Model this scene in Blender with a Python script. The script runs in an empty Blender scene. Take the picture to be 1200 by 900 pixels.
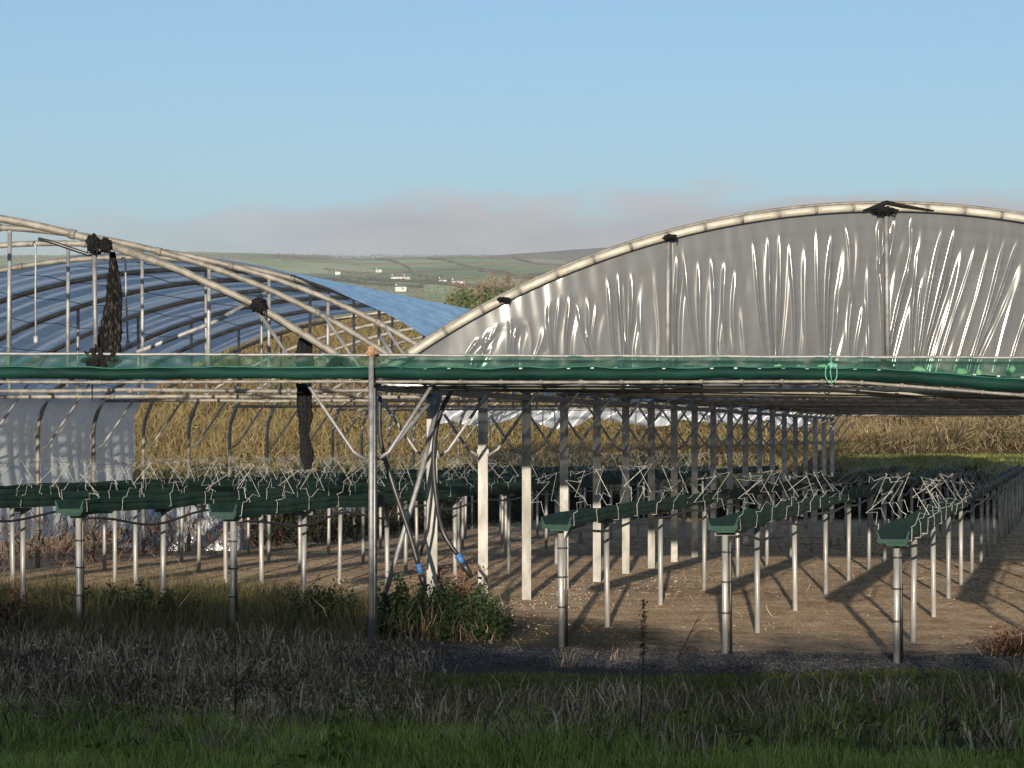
import bpy, math, random
import numpy as np
from mathutils import Vector, Matrix, noise as mnoise
random.seed(7); rng = np.random.default_rng(11)
sc = bpy.context.scene; C = sc.collection
F = 2567.0; CZ = 1.9; HY = 510.0; TAN = 0.2587; DY = 1.856
def W(px, py, Y): return Vector(((px-600)*Y/F, Y, CZ-(py-HY)*Y/F))
def sm(a, b, x):
    t = np.clip((x-a)/(b-a), 0, 1); return t*t*(3-2*t)

# ------------------------------------------------------------------ materials
def new_mat(name):
    m = bpy.data.materials.new(name); m.use_nodes = True
    nt = m.node_tree; return m, nt, nt.nodes, nt.links, nt.nodes['Principled BSDF']
def ramp(nd, cols, interp='LINEAR'):
    r = nd.new('ShaderNodeValToRGB'); r.color_ramp.interpolation = interp
    e = r.color_ramp.elements
    while len(e) > 1: e.remove(e[-1])
    e[0].position = cols[0][0]; e[0].color = (*cols[0][1], 1)
    for p, c in cols[1:]:
        k = e.new(p); k.color = (*c, 1)
    return r
def noise_node(nd, lk, scale, detail=4, rough=.6, vec=None, coord='Object', stretch=None):
    n = nd.new('ShaderNodeTexNoise'); n.inputs['Scale'].default_value = scale
    n.inputs['Detail'].default_value = detail; n.inputs['Roughness'].default_value = rough
    if vec is None:
        tc = nd.new('ShaderNodeTexCoord'); vec = tc.outputs[coord]
    if stretch:
        mp = nd.new('ShaderNodeMapping'); mp.inputs['Scale'].default_value = stretch
        lk.new(vec, mp.inputs['Vector']); vec = mp.outputs[0]
    lk.new(vec, n.inputs['Vector']); return n
def pm(name, c1, c2, scale=8, rough=.6, metal=0, bump=.0, bscale=60, stretch=None, spec=.5, lo=.35, hi=.65, rough2=None, coord='Object'):
    m, nt, nd, lk, b = new_mat(name)
    n = noise_node(nd, lk, scale, stretch=stretch, coord=coord)
    r = ramp(nd, [(lo, c1), (hi, c2)]); lk.new(n.outputs[0], r.inputs[0])
    oi = nd.new('ShaderNodeObjectInfo'); hs = nd.new('ShaderNodeHueSaturation')
    mr = nd.new('ShaderNodeMapRange'); mr.inputs[3].default_value = .85; mr.inputs[4].default_value = 1.15
    lk.new(oi.outputs['Random'], mr.inputs[0]); lk.new(mr.outputs[0], hs.inputs['Value'])
    lk.new(r.outputs[0], hs.inputs['Color']); lk.new(hs.outputs[0], b.inputs['Base Color'])
    b.inputs['Roughness'].default_value = rough; b.inputs['Metallic'].default_value = metal
    b.inputs['Specular IOR Level'].default_value = spec
    if rough2 is not None:
        m2 = nd.new('ShaderNodeMapRange'); m2.inputs[1].default_value = .3; m2.inputs[2].default_value = .7
        m2.inputs[3].default_value = rough; m2.inputs[4].default_value = rough2
        lk.new(n.outputs[0], m2.inputs[0]); lk.new(m2.outputs[0], b.inputs['Roughness'])
    if bump:
        n2 = noise_node(nd, lk, bscale, stretch=stretch); bp = nd.new('ShaderNodeBump')
        bp.inputs['Strength'].default_value = bump; bp.inputs['Distance'].default_value = .01
        lk.new(n2.outputs[0], bp.inputs['Height']); lk.new(bp.outputs[0], b.inputs['Normal'])
    return m
def veg(name, cols, rough=.75, trans=.25):
    """each separate leaf or blade takes one tone out of cols"""
    m, nt, nd, lk, b = new_mat(name)
    g = nd.new('ShaderNodeNewGeometry')
    n = noise_node(nd, lk, .9, 3)
    ad = nd.new('ShaderNodeMath'); ad.operation = 'MULTIPLY_ADD'; ad.inputs[1].default_value = .62
    lk.new(g.outputs['Random Per Island'], ad.inputs[0])
    mm = nd.new('ShaderNodeMapRange'); mm.inputs[1].default_value = .3; mm.inputs[2].default_value = .7
    mm.inputs[3].default_value = 0; mm.inputs[4].default_value = .38
    lk.new(n.outputs[0], mm.inputs[0]); lk.new(mm.outputs[0], ad.inputs[2])
    r = ramp(nd, [(i/(len(cols)-1), c) for i, c in enumerate(cols)])
    lk.new(ad.outputs[0], r.inputs[0]); lk.new(r.outputs[0], b.inputs['Base Color'])
    b.inputs['Roughness'].default_value = rough; b.inputs['Specular IOR Level'].default_value = .25
    if trans:
        out = nd['Material Output']; t = nd.new('ShaderNodeBsdfTranslucent'); mx = nd.new('ShaderNodeMixShader')
        mx.inputs[0].default_value = trans; lk.new(r.outputs[0], t.inputs[0])
        lk.new(b.outputs[0], mx.inputs[1]); lk.new(t.outputs[0], mx.inputs[2]); lk.new(mx.outputs[0], out.inputs[0])
    return m
def film(name, base, trans_col, f_transp, f_transl, rough=.25, bump=.3, bscale=20, stretch=None, spec=.6, dirt=(.6,.6,.6), see=(1,1,1), dscale=3, dstretch=(4,4,.6), coat=0):
    """thin plastic sheet: glossy diffuse front, light scattered through, a share seen straight through"""
    m, nt, nd, lk, b = new_mat(name); out = nd['Material Output']
    n = noise_node(nd, lk, dscale, 6, .65, stretch=dstretch)
    r = ramp(nd, [(.35, dirt), (.62, base)]); lk.new(n.outputs[0], r.inputs[0]); lk.new(r.outputs[0], b.inputs['Base Color'])
    b.inputs['Roughness'].default_value = rough; b.inputs['Specular IOR Level'].default_value = spec
    b.inputs['Coat Weight'].default_value = coat; b.inputs['Coat Roughness'].default_value = .12; b.inputs['Coat IOR'].default_value = 1.35; lk.new(bp.outputs[0], b.inputs['Coat Normal']) if False else None
    n2 = noise_node(nd, lk, bscale, 5, .55, stretch=stretch); bp = nd.new('ShaderNodeBump')
    bp.inputs['Strength'].default_value = bump; bp.inputs['Distance'].default_value = .02
    lk.new(n2.outputs[0], bp.inputs['Height']); lk.new(bp.outputs[0], b.inputs['Normal'])
    tl = nd.new('ShaderNodeBsdfTranslucent'); tl.inputs[0].default_value = (*trans_col, 1)
    tp = nd.new('ShaderNodeBsdfTransparent'); tp.inputs[0].default_value = (*see, 1)
    m1 = nd.new('ShaderNodeMixShader'); m1.inputs[0].default_value = f_transl
    m2 = nd.new('ShaderNodeMixShader'); m2.inputs[0].default_value = f_transp
    lk.new(b.outputs[0], m1.inputs[1]); lk.new(tl.outputs[0], m1.inputs[2])
    lk.new(m1.outputs[0], m2.inputs[1]); lk.new(tp.outputs[0], m2.inputs[2]); lk.new(m2.outputs[0], out.inputs[0])
    return m

M = {}
M['galv'] = pm('galvanised_steel', (0.156,0.159,0.162), (0.264,0.264,0.258), 14, .42, .35, .25, 90, rough2=.6)
M['galv_old'] = pm('weathered_galvanised_steel', (0.102,0.0952,0.0816), (0.224,0.207,0.177), 10, .5, .15, .35, 60, rough2=.7)
M['post'] = pm('whitish_channel_steel', (.16,.155,.14), (.34,.33,.30), 9, .65, .05, .4, 50, stretch=(1,1,.35), lo=.3, hi=.7)
M['leg'] = pm('table_leg_steel', (0.185,0.185,0.175), (0.33,0.323,0.304), 9, .45, .25, .25, 70, stretch=(0.66,0.66,0.198))
M['rust'] = pm('rusty_steel', (.22,.09,.04), (.42,.27,.17), 30, .8, 0, .5, 90)
M['wire'] = pm('bent_wire_steel', (0.196,0.196,0.189), (0.35,0.35,0.336), 20, .5, .1)
M['strip'] = pm('pale_fixing_strip', (0.238,0.224,0.185), (0.343,0.33,0.284), 6, .5, 0, .2, 50)
M['trough'] = pm('dark_green_trough_plastic', (.008,.028,.021), (.03,.062,.048), 3.5, .75, 0, .4, 35, lo=.3, hi=.75, spec=.15)
M['black'] = pm('black_net_fabric', (.003,.003,.004), (.012,.012,.012), 40, .85, 0, .5, 60, spec=.12)
M['net'] = pm('black_net_fabric_with_pale_debris', (.004,.004,.004), (.10,.088,.07), 42, .9, 0, .6, 40, stretch=(1,1,.35), lo=.5, hi=.85, spec=.1)
M['hose'] = pm('black_hose_rubber', (.01,.01,.011), (.03,.03,.03), 12, .42)
M['blue'] = pm('blue_coupler_plastic', (.02,.08,.22), (.05,.16,.36), 25, .5)
M['teal'] = pm('teal_twine', (.05,.20,.15), (.12,.32,.24), 60, .8)
M['roll'] = pm('rolled_dark_green_sheet', (.002,.014,.011), (.006,.036,.028), 2.2, .6, 0, .6, 9, stretch=(.5,3,3), spec=.08)
M['sheet'] = film('thin_green_sheet', (.035,.12,.09), (.10,.30,.22), .66, .4, .4, .25, 5, stretch=(.4,1,2.5), dirt=(.025,.09,.065), see=(.52,.76,.68), spec=.35)
M['endfilm'] = film('grey_polythene', (.115,.123,.130), (.235,.245,.255), .08, .24, .6, .06, 11, stretch=(1.6,1,.35), dirt=(.10,.101,.102), spec=.04, coat=.42)
M['rooffilm'] = film('sky_tinted_polythene', (.50,.78,.98), (.66,.82,1.0), .05, .40, .22, .9, 2.2, stretch=(2.2,.12,2.2), dirt=(.20,.46,.85), spec=.9, dstretch=(3,.25,3))  # clear film; the sky's reflection and glow are put into the blue
M['sidefilm'] = film('milky_polythene', (.66,.70,.72), (.72,.76,.78), .14, .55, .3, .5, 3, dirt=(.45,.48,.5), dstretch=(2,3,.5))
M['scrap'] = film('crumpled_clear_polythene', (.5,.53,.58), (.5,.55,.6), .2, .3, .2, .5, 9, dirt=(.3,.33,.36))
M['edge'] = pm('pale_green_sheet_edge', (.008,.06,.042), (.03,.11,.075), 4, .6, 0, .2, 20, spec=.2)
M['tag'] = pm('pale_green_foam', (.5,.6,.38), (.68,.74,.5), 20, .7)
M['white'] = pm('white_render', (.42,.41,.39), (.55,.54,.51), .3, .8)
M['slate'] = pm('slate_roof', (.10,.10,.11), (.17,.17,.18), .5, .7)
M['litter'] = pm('white_litter', (.6,.65,.7), (.85,.86,.9), 30, .4)
M['bark'] = pm('bark', (.07,.05,.035), (.15,.11,.08), 3, .9, 0, .6, 20)
M['stone'] = veg('gravel_stone', [(.018,.018,.017),(.055,.05,.046),(.11,.10,.09),(.26,.24,.21)], .85, 0)
M['clod'] = veg('soil_clod', [(.06,.042,.028),(.12,.085,.055),(.19,.135,.085),(.30,.22,.15)], .95, 0)
M['paleston'] = veg('pale_rubble', [(.12,.10,.08),(.26,.22,.18),(.42,.38,.32)], .85, 0)
M['grass'] = veg('lawn_grass_blade', [(.04,.06,.012),(.12,.17,.025),(.25,.32,.05),(.40,.45,.11),(.6,.56,.26)], .6, .3)
M['moss'] = veg('short_mossy_grass', [(.05,.06,.012),(.13,.15,.026),(.27,.27,.06)], .7, .2)
M['dead'] = veg('dead_weed', [(.02,.014,.009),(.06,.042,.026),(.16,.11,.065),(.32,.23,.14),(.52,.40,.25),(.85,.70,.46)], .85, .15)
M['tallgrass'] = veg('tall_mixed_grass', [(0.0495,0.066,0.022),(0.099,0.105,0.0385),(0.176,0.143,0.066),(0.308,0.253,0.132)], .8, .25)
M['bushleaf'] = veg('bush_leaf', [(.008,.017,.007),(.017,.034,.011),(.035,.06,.02),(.085,.095,.04)], .6, .2)
M['brush'] = veg('autumn_brush', [(.05,.036,.02),(.15,.10,.048),(.25,.18,.085),(.16,.155,.06),(.38,.31,.18)], .85, .25)
M['brush_right'] = veg('pale_autumn_brush', [(0.0765,0.051,0.0298),(0.187,0.128,0.0723),(0.162,0.136,0.0595),(0.272,0.204,0.128),(0.357,0.297,0.196)], .85, .25)
M['redbrush'] = veg('reddish_bramble', [(.04,.02,.016),(.10,.045,.03),(.17,.10,.06),(.05,.07,.03)], .85, .2)
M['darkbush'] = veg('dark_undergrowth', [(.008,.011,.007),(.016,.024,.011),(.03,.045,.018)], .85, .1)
M['twig'] = veg('bare_twig', [(.09,.07,.045),(.17,.125,.085),(.26,.20,.14)], .9, .1)
M['ivy'] = veg('evergreen_leaf', [(.03,.055,.018),(.055,.085,.028),(.09,.12,.045)], .7, .2)
M['wood'] = veg('far_wood', [(.06,.075,.05),(.10,.105,.07),(.15,.135,.10)], .9, .1)
M['seed'] = pm('dark_red_seed_head', (.025,.010,.008), (.07,.03,.02), 30, .9)

# ground: soil, gravel strip, moss, seen by where it lies
def ground_material():
    m, nt, nd, lk, b = new_mat('ground_soil')
    tc = nd.new('ShaderNodeTexCoord'); sx = nd.new('ShaderNodeSeparateXYZ'); lk.new(tc.outputs['Object'], sx.inputs[0])
    big = noise_node(nd, lk, .35, 5, .6, stretch=(1,.6,1)); mid = noise_node(nd, lk, 2.2, 6, .65); fine = noise_node(nd, lk, 16, 5, .7)
    soil = ramp(nd, [(.28,(.26,.165,.10)),(.45,(.42,.29,.18)),(.58,(.54,.40,.26)),(.75,(.64,.50,.35))]); lk.new(mid.outputs[0], soil.inputs[0])
    spk = ramp(nd, [(.36,(.6,.57,.54)),(.5,(1.08,1.06,1.03)),(.7,(1.3,1.3,1.3))]); lk.new(fine.outputs[0], spk.inputs[0])
    mu = nd.new('ShaderNodeMix'); mu.data_type='RGBA'; mu.blend_type='MULTIPLY'; mu.inputs[0].default_value=1
    lk.new(soil.outputs[0], mu.inputs[6]); lk.new(spk.outputs[0], mu.inputs[7])
    def mixc(fac, a, bcol):
        x = nd.new('ShaderNodeMix'); x.data_type='RGBA'; lk.new(fac, x.inputs[0]); lk.new(a, x.inputs[6])
        if isinstance(bcol, tuple): x.inputs[7].default_value = (*bcol,1)
        else: lk.new(bcol, x.inputs[7])
        return x.outputs[2]
    def mth(op, a, bb, c=None):
        x = nd.new('ShaderNodeMath'); x.operation = op
        for i, v in enumerate([a, bb, c]):
            if v is None: continue
            if isinstance(v, (int, float)): x.inputs[i].default_value = v
            else: lk.new(v, x.inputs[i])
        return x.outputs[0]
    def band(v, lo, hi):
        r = nd.new('ShaderNodeMapRange'); r.interpolation_type='SMOOTHSTEP'; r.inputs[1].default_value=lo; r.inputs[2].default_value=hi
        lk.new(v, r.inputs[0]); return r.outputs[0]
    yw = mth('MULTIPLY_ADD', mid.outputs[0], 1.6, sx.outputs[1]); yw = mth('SUBTRACT', yw, .8)
    bw = mth('MULTIPLY_ADD', big.outputs[0], 5.0, sx.outputs[1]); bw = mth('SUBTRACT', bw, 2.5)
    # litter stained dark patches in the soil
    dk = band(big.outputs[0], .52, .68); col = mixc(mth('MULTIPLY', dk, .55), mu.outputs[2], (.14,.10,.065))
    # dark olive patch by the front of the valley posts
    dx = mth('ADD', sx.outputs[0], -.1); dx = mth('MULTIPLY', dx, .62); dy = mth('ADD', sx.outputs[1], -20.6); dy = mth('MULTIPLY', dy, .42)
    rr = mth('SQRT', mth('ADD', mth('MULTIPLY', dx, dx), mth('MULTIPLY', dy, dy)), None)
    rr = mth('ADD', rr, mth('MULTIPLY', mid.outputs[0], .5)); olive_patch = band(rr, 1.4, .9)
    col = mixc(mth('MULTIPLY', olive_patch, .85), col, (.040,.042,.018))
    # grass beyond the far ends
    gfar = ramp(nd, [(.3,(.10,.15,.035)),(.6,(.20,.26,.07)),(.8,(.28,.32,.11))]); lk.new(mid.outputs[0], gfar.inputs[0])
    col = mixc(band(bw, 60.5, 62.5), col, gfar.outputs[0])
    bank = ramp(nd, [(.3,(.10,.07,.03)),(.7,(.24,.17,.075))]); lk.new(mid.outputs[0], bank.inputs[0])
    col = mixc(band(bw, 66, 69), col, bank.outputs[0])
    # dark gravel strip in front
    lf = mth('MULTIPLY', band(sx.outputs[0], -1.2, -2.2), band(yw, 21.2, 20.2)); col = mixc(lf, col, (.05,.042,.032)); col = mixc(band(yw, 19.4, 18.7), col, (.055,.050,.045))
    msc = ramp(nd, [(.3,(.022,.03,.010)),(.6,(.06,.08,.02)),(.8,(.09,.085,.04))]); lk.new(fine.outputs[0], msc.inputs[0])
    col = mixc(band(yw, 17.6, 17.0), col, msc.outputs[0])
    lk.new(col, b.inputs['Base Color']); b.inputs['Roughness'].default_value = .92; b.inputs['Specular IOR Level'].default_value = .2
    hh = mth('MULTIPLY_ADD', mid.outputs[0], 2.5, fine.outputs[0]); bp = nd.new('ShaderNodeBump')
    bp.inputs['Strength'].default_value = 1.0; bp.inputs['Distance'].default_value = .07
    lk.new(hh, bp.inputs['Height']); lk.new(bp.outputs[0], b.inputs['Normal'])
    return m
M['ground'] = ground_material()
def hill_material():
    m, nt, nd, lk, b = new_mat('pasture_hill')
    tc = nd.new('ShaderNodeTexCoord')
    wn = noise_node(nd, lk, .004, 3); ad = nd.new('ShaderNodeVectorMath'); ad.operation='MULTIPLY_ADD'
    lk.new(wn.outputs[1], ad.inputs[0]); ad.inputs[1].default_value=(120,120,0); lk.new(tc.outputs['Object'], ad.inputs[2])
    mp = nd.new('ShaderNodeMapping'); mp.inputs['Scale'].default_value=(.0068,.0035,0); lk.new(ad.outputs[0], mp.inputs[0])
    v = nd.new('ShaderNodeTexVoronoi'); v.inputs['Scale'].default_value=1; lk.new(mp.outputs[0], v.inputs['Vector'])
    sp = nd.new('ShaderNodeSeparateColor'); lk.new(v.outputs['Color'], sp.inputs[0])
    r = ramp(nd, [(0,(.20,.28,.12)),(.3,(.28,.37,.15)),(.6,(.38,.45,.22)),(.85,(.46,.48,.28)),(1,(.48,.42,.28))]); lk.new(sp.outputs[0], r.inputs[0])
    n = noise_node(nd, lk, .02, 6, .7); r2 = ramp(nd, [(.3,(.6,.6,.6)),(.7,(1.2,1.2,1.2))]); lk.new(n.outputs[0], r2.inputs[0])
    mu = nd.new('ShaderNodeMix'); mu.data_type='RGBA'; mu.blend_type='MULTIPLY'; mu.inputs[0].default_value=1
    lk.new(r.outputs[0], mu.inputs[6]); lk.new(r2.outputs[0], mu.inputs[7]); lk.new(mu.outputs[2], b.inputs['Base Color'])
    b.inputs['Roughness'].default_value=.95; b.inputs['Specular IOR Level'].default_value=.1
    return m
M['hill'] = hill_material()
M['moor'] = pm('brown_moorland', (.09,.085,.06), (.19,.16,.11), .004, .95, spec=.1)

# ------------------------------------------------------------------ mesh helpers
class MB:
    def __init__(s): s.v = []; s.f = []
    def add(s, V, Fc):
        o = len(s.v); s.v += [Vector(p) for p in V]; s.f += [tuple(i+o for i in q) for q in Fc]
    def tube(s, pts, r, n=8, cap=True, flat=None):
        pts = [Vector(p) for p in pts]; k = len(pts); o = len(s.v)
        rs = r if isinstance(r, (list, tuple)) else [r]*k
        prev = None
        for i, p in enumerate(pts):
            t = (pts[min(i+1,k-1)]-pts[max(i-1,0)]).normalized()
            if prev is None:
                a = Vector((0,0,1)) if abs(t.z) < .9 else Vector((0,1,0)); u = t.cross(a).normalized()
            else:
                u = (prev - t*prev.dot(t)).normalized()
            prev = u; w = t.cross(u)
            for j in range(n):
                an = 2*math.pi*(j+.5)/n
                s.v.append(p + (u*math.cos(an) + w*math.sin(an)*(flat or 1))*rs[i])
        for i in range(k-1):
            for j in range(n):
                a = o+i*n+j; b = o+i*n+(j+1)%n; s.f.append((a, b, b+n, a+n))
        if cap:
            s.f.append(tuple(o+j for j in reversed(range(n)))); s.f.append(tuple(o+(k-1)*n+j for j in range(n)))
    def box(s, c, h, rot=None):
        c = Vector(c); V = []
        for x in (-1,1):
            for y in (-1,1):
                for z in (-1,1):
                    p = Vector((x*h[0], y*h[1], z*h[2])); V.append(c + (rot @ p if rot else p))
        s.add(V, [(0,1,3,2),(4,6,7,5),(0,4,5,1),(2,3,7,6),(0,2,6,4),(1,5,7,3)])
    def prism(s, profile, path):
        """profile of (across, up) points swept along path of points; across is X"""
        n = len(profile); o = len(s.v)
        for p in path:
            for a, u in profile: s.v.append(Vector((p[0]+a, p[1], p[2]+u)))
        for i in range(len(path)-1):
            for j in range(n):
                a = o+i*n+j; b = o+i*n+(j+1)%n; s.f.append((a, a+n, b+n, b))
        s.f.append(tuple(o+j for j in range(n))); s.f.append(tuple(o+(len(path)-1)*n+j for j in reversed(range(n))))
    def mesh(s, name, origin=(0,0,0), smooth=True):
        me = bpy.data.meshes.new(name); o = Vector(origin)
        me.from_pydata([tuple(v-o) for v in s.v], [], s.f)
        if smooth:
            me.polygons.foreach_set('use_smooth', [len(p.vertices) == 4 for p in me.polygons])
        me.update(); return me
    def build(s, name, mat, parent=None, smooth=True, loc=None):
        org = loc if loc is not None else (root_of(parent).location if parent else (0,0,0))
        me = s.mesh(name, org, smooth); me.materials.append(M[mat])
        ob = bpy.data.objects.new(name, me); C.objects.link(ob)
        if parent: ob.parent = parent
        elif loc is not None: ob.location = loc
        return ob
def root_of(o):
    while o.parent: o = o.parent
    return o
def tag(o, label=None, cat=None, group=None, kind=None):
    if label: o['label'] = label
    if cat: o['category'] = cat
    if group: o['group'] = group
    if kind: o['kind'] = kind
    return o
def thing(name, loc, label, cat, group=None):
    o = bpy.data.objects.new(name, None); C.objects.link(o); o.location = loc; o.empty_display_size = .2
    return tag(o, label, cat, group)
def tri_mesh(name, V, T, mat, parent=None, quads=None, smooth=False):
    me = bpy.data.meshes.new(name); V = np.asarray(V, dtype=np.float32)
    if parent is not None: V = V - np.array(root_of(parent).location, dtype=np.float32)
    T = np.asarray(T, dtype=np.int32); k = T.shape[1]
    me.vertices.add(len(V)); me.vertices.foreach_set('co', V.ravel())
    me.loops.add(T.size); me.loops.foreach_set('vertex_index', T.ravel())
    me.polygons.add(len(T)); me.polygons.foreach_set('loop_start', np.arange(0, T.size, k, dtype=np.int32))
    if smooth: me.polygons.foreach_set('use_smooth', np.ones(len(T), dtype=bool))
    me.update(calc_edges=True); me.validate()
    me.materials.append(M[mat]); ob = bpy.data.objects.new(name, me); C.objects.link(ob)
    if parent is not None: ob.parent = parent
    return ob
def grid_mesh(name, P, mat, parent=None):
    """P: (a, b, 3) array of points"""
    a, b, _ = P.shape; i = np.arange(a-1)[:,None]*b + np.arange(b-1)[None,:]
    T = np.stack([i, i+1, i+b+1, i+b], -1).reshape(-1, 4)
    return tri_mesh(name, P.reshape(-1,3), T, mat, parent, smooth=True)
def blades(base, h, w, lean=.35, droop=.3):
    n = len(base); az = rng.uniform(0, 2*np.pi, n); d = np.stack([np.cos(az), np.sin(az), np.zeros(n)], 1)
    fz = rng.uniform(0, 2*np.pi, n); sd = np.stack([np.cos(fz), np.sin(fz), np.zeros(n)], 1)
    ln = rng.uniform(.1, 1, n)*lean; up = np.array([0,0,1.])
    mid = base + up*(h*.55)[:,None] + d*(h*ln*.4)[:,None]
    tip = base + up*(h*(1-droop*ln))[:,None] + d*(h*ln*1.15)[:,None]
    V = np.stack([base-sd*w[:,None], base+sd*w[:,None], mid+sd*(w*.75)[:,None], mid-sd*(w*.75)[:,None], tip], 1).reshape(-1,3)
    o = np.arange(n)[:,None]*5
    T = np.concatenate([o+np.array([[0,1,2]]), o+np.array([[0,2,3]]), o+np.array([[3,2,4]])], 0)
    return V, T
def leaves(cen, s, flat=0.0, aspect=.6):
    n = len(cen); a = rng.normal(size=(n,3)); a /= np.linalg.norm(a, axis=1)[:,None]
    b = rng.normal(size=(n,3)); b[:,2] *= 1-flat; b -= a*(a*b).sum(1)[:,None]; b /= np.linalg.norm(b, axis=1)[:,None]
    s = s[:,None]
    V = np.stack([cen-a*s, cen+b*s*aspect, cen+a*s, cen-b*s*aspect], 1).reshape(-1,3)
    return V, np.arange(n)[:,None]*4 + np.array([[0,1,2,3]])
def twigs(cen, L, w, updir=.6):
    n = len(cen); a = rng.normal(size=(n,3)); a[:,2] = np.abs(a[:,2])+updir; a /= np.linalg.norm(a, axis=1)[:,None]
    b = rng.normal(size=(n,3)); b -= a*(a*b).sum(1)[:,None]; b /= np.linalg.norm(b, axis=1)[:,None]
    L = L[:,None]; w = w[:,None]; bend = b*L*.12
    V = np.stack([cen-b*w, cen+b*w, cen+a*L*.5+b*w*.8+bend, cen+a*L*.5-b*w*.8+bend, cen+a*L], 1).reshape(-1,3)
    o = np.arange(n)[:,None]*5
    T = np.concatenate([o+np.array([[0,1,2]]), o+np.array([[0,2,3]]), o+np.array([[3,2,4]])], 0)
    return V, T
def vn(x, y, s, seed=0):
    """smooth noise in 0..1 for arrays"""
    x = np.asarray(x)*s + seed*17.3; y = np.asarray(y)*s - seed*9.7
    v = np.sin(x*1.7+np.sin(y*1.3)*1.5)+np.sin(y*2.1+np.sin(x*.9+2)*1.7)+.6*np.sin(x*3.9-y*3.1+1.3)+.4*np.sin(x*7.3+y*6.1)
    return np.clip(v/6+.5, 0, 1)

# ------------------------------------------------------------------ the lie of the land
def G(X, Y):
    X = np.asarray(X, dtype=float); Y = np.asarray(Y, dtype=float)
    z = -.0112*np.clip(Y-25, 0, 33)
    z = z + 1.55*sm(58, 66, Y) + 5.0*sm(66, 97, Y) + .018*(vn(X, Y, .9)-.5) + .10*(vn(X, Y, .25, 3)-.5)*sm(-2, 10, Y)*sm(19, 15, Y)
    z = z + 1.1*(vn(X, Y, .07, 5)-.5)*sm(64, 80, Y) - 4.5*sm(100, 135, Y)
    return z
ys = np.concatenate([np.linspace(-60, 8, 18), np.linspace(9, 30, 150)[0:], np.linspace(30.3, 70, 140), np.linspace(71, 140, 70)])
xs = np.concatenate([np.linspace(-180, -22, 30), np.linspace(-21, 21, 260), np.linspace(22, 180, 30)])
YY, XX = np.meshgrid(ys, xs, indexing='ij')
g = grid_mesh('ground', np.stack([XX, YY, G(XX, YY)], -1), 'ground'); tag(g, kind='structure')
# far valley side, reaching the horizon
def HZ(X, Y):
    X = np.asarray(X, dtype=float); Y = np.asarray(Y, dtype=float)
    ypx = np.interp(Y, [120,400,1000,2000,2900,3150], [430,385,357,326,305,299])
    px = 600+F*X/np.maximum(Y, 1)
    crest = np.interp(px, [-400,100,230,300,420,560,660,740,1500], [2,-1,-5,-3,3,0,5,14,30])*sm(1500,3100,Y)
    z = CZ + (HY-ypx-crest)*Y/F + 14*(vn(X, Y, .0026, 2)-.5)*sm(300,1200,Y)*sm(3100,2600,Y)
    return np.where(Y > 3150, z - (Y-3150)*.12, z) - 5.0*sm(400, 120, Y)
ys = np.concatenate([np.geomspace(118, 3100, 120), np.linspace(3120, 4200, 12)])
us = np.linspace(-.9, .9, 200)
YY, UU = np.meshgrid(ys, us, indexing='ij'); XX = UU*(YY+120)
h = grid_mesh('hills', np.stack([XX, YY, HZ(XX, YY)], -1), 'hill'); tag(h, kind='structure')
# moorland ridge behind
xs = np.linspace(-5200, 6000, 160); ys = np.linspace(4300, 6600, 24)
YY, XX = np.meshgrid(ys, xs, indexing='ij'); px = 600+F*XX/5600.
top = np.interp(px, [-1500,300,520,600,680,800,1000,1600,3000], [310,310,304,297,292,289,287,290,300])
zz = CZ + (HY-top)*5600/F*sm(4300, 5600, YY)*(1-.5*sm(5700,6600,YY)) + 18*(vn(XX, YY, .0016)-.5)
m_ = grid_mesh('mountains', np.stack([XX, YY, zz], -1), 'moor'); tag(m_, kind='structure')

# hedgerows and woods on the far slope
def hill_pt(px, py):
    lo, hi = 200., 3140.
    for _ in range(40):
        mid = (lo+hi)/2; X = (px-600)*mid/F; y = HY-(float(HZ(X, mid))-CZ)*F/mid
        if y > py: lo = mid
        else: hi = mid
    return (px-600)*lo/F, lo
def lumps(pts, name, hgt, wid, mat, label, cat, group=None, kind=None, per=7.0):
    cen = []; 
    for (x0,y0),(x1,y1) in zip(pts[:-1], pts[1:]):
        L = math.hypot(x1-x0, y1-y0); n = max(2, int(L/per*9)); t = rng.uniform(0,1,n)
        X = x0+(x1-x0)*t+rng.normal(size=n)*wid*.4; Y = y0+(y1-y0)*t+rng.normal(size=n)*wid*.4
        hh = hgt*(.5+.8*vn(X, Y, .05)); Z = HZ(X, Y)+rng.uniform(0,1,n)*hh
        cen.append(np.stack([X,Y,Z],1))
    cen = np.concatenate(cen); V, T = leaves(cen, rng.uniform(.5,1.0,len(cen))*max(.8, hgt*.14), aspect=.9)
    if kind is None:
        c = MB(); q = []
        for (x0,y0),(x1,y1) in zip(pts[:-1], pts[1:]):
            for i in range(12): x = x0+(x1-x0)*i/12; y = y0+(y1-y0)*i/12; q.append((x, y, float(HZ(x,y))+hgt*.3))
        c.tube(q, [hgt*random.uniform(.3,.5) for _ in q], 6); k = len(V)
        V = np.concatenate([V, np.array([list(v) for v in c.v])]); T = np.concatenate([T, np.array([f for f in c.f if len(f) == 4])+k])
    o = tri_mesh(name, V, T, mat); return tag(o, label, cat, group, kind)
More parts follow.
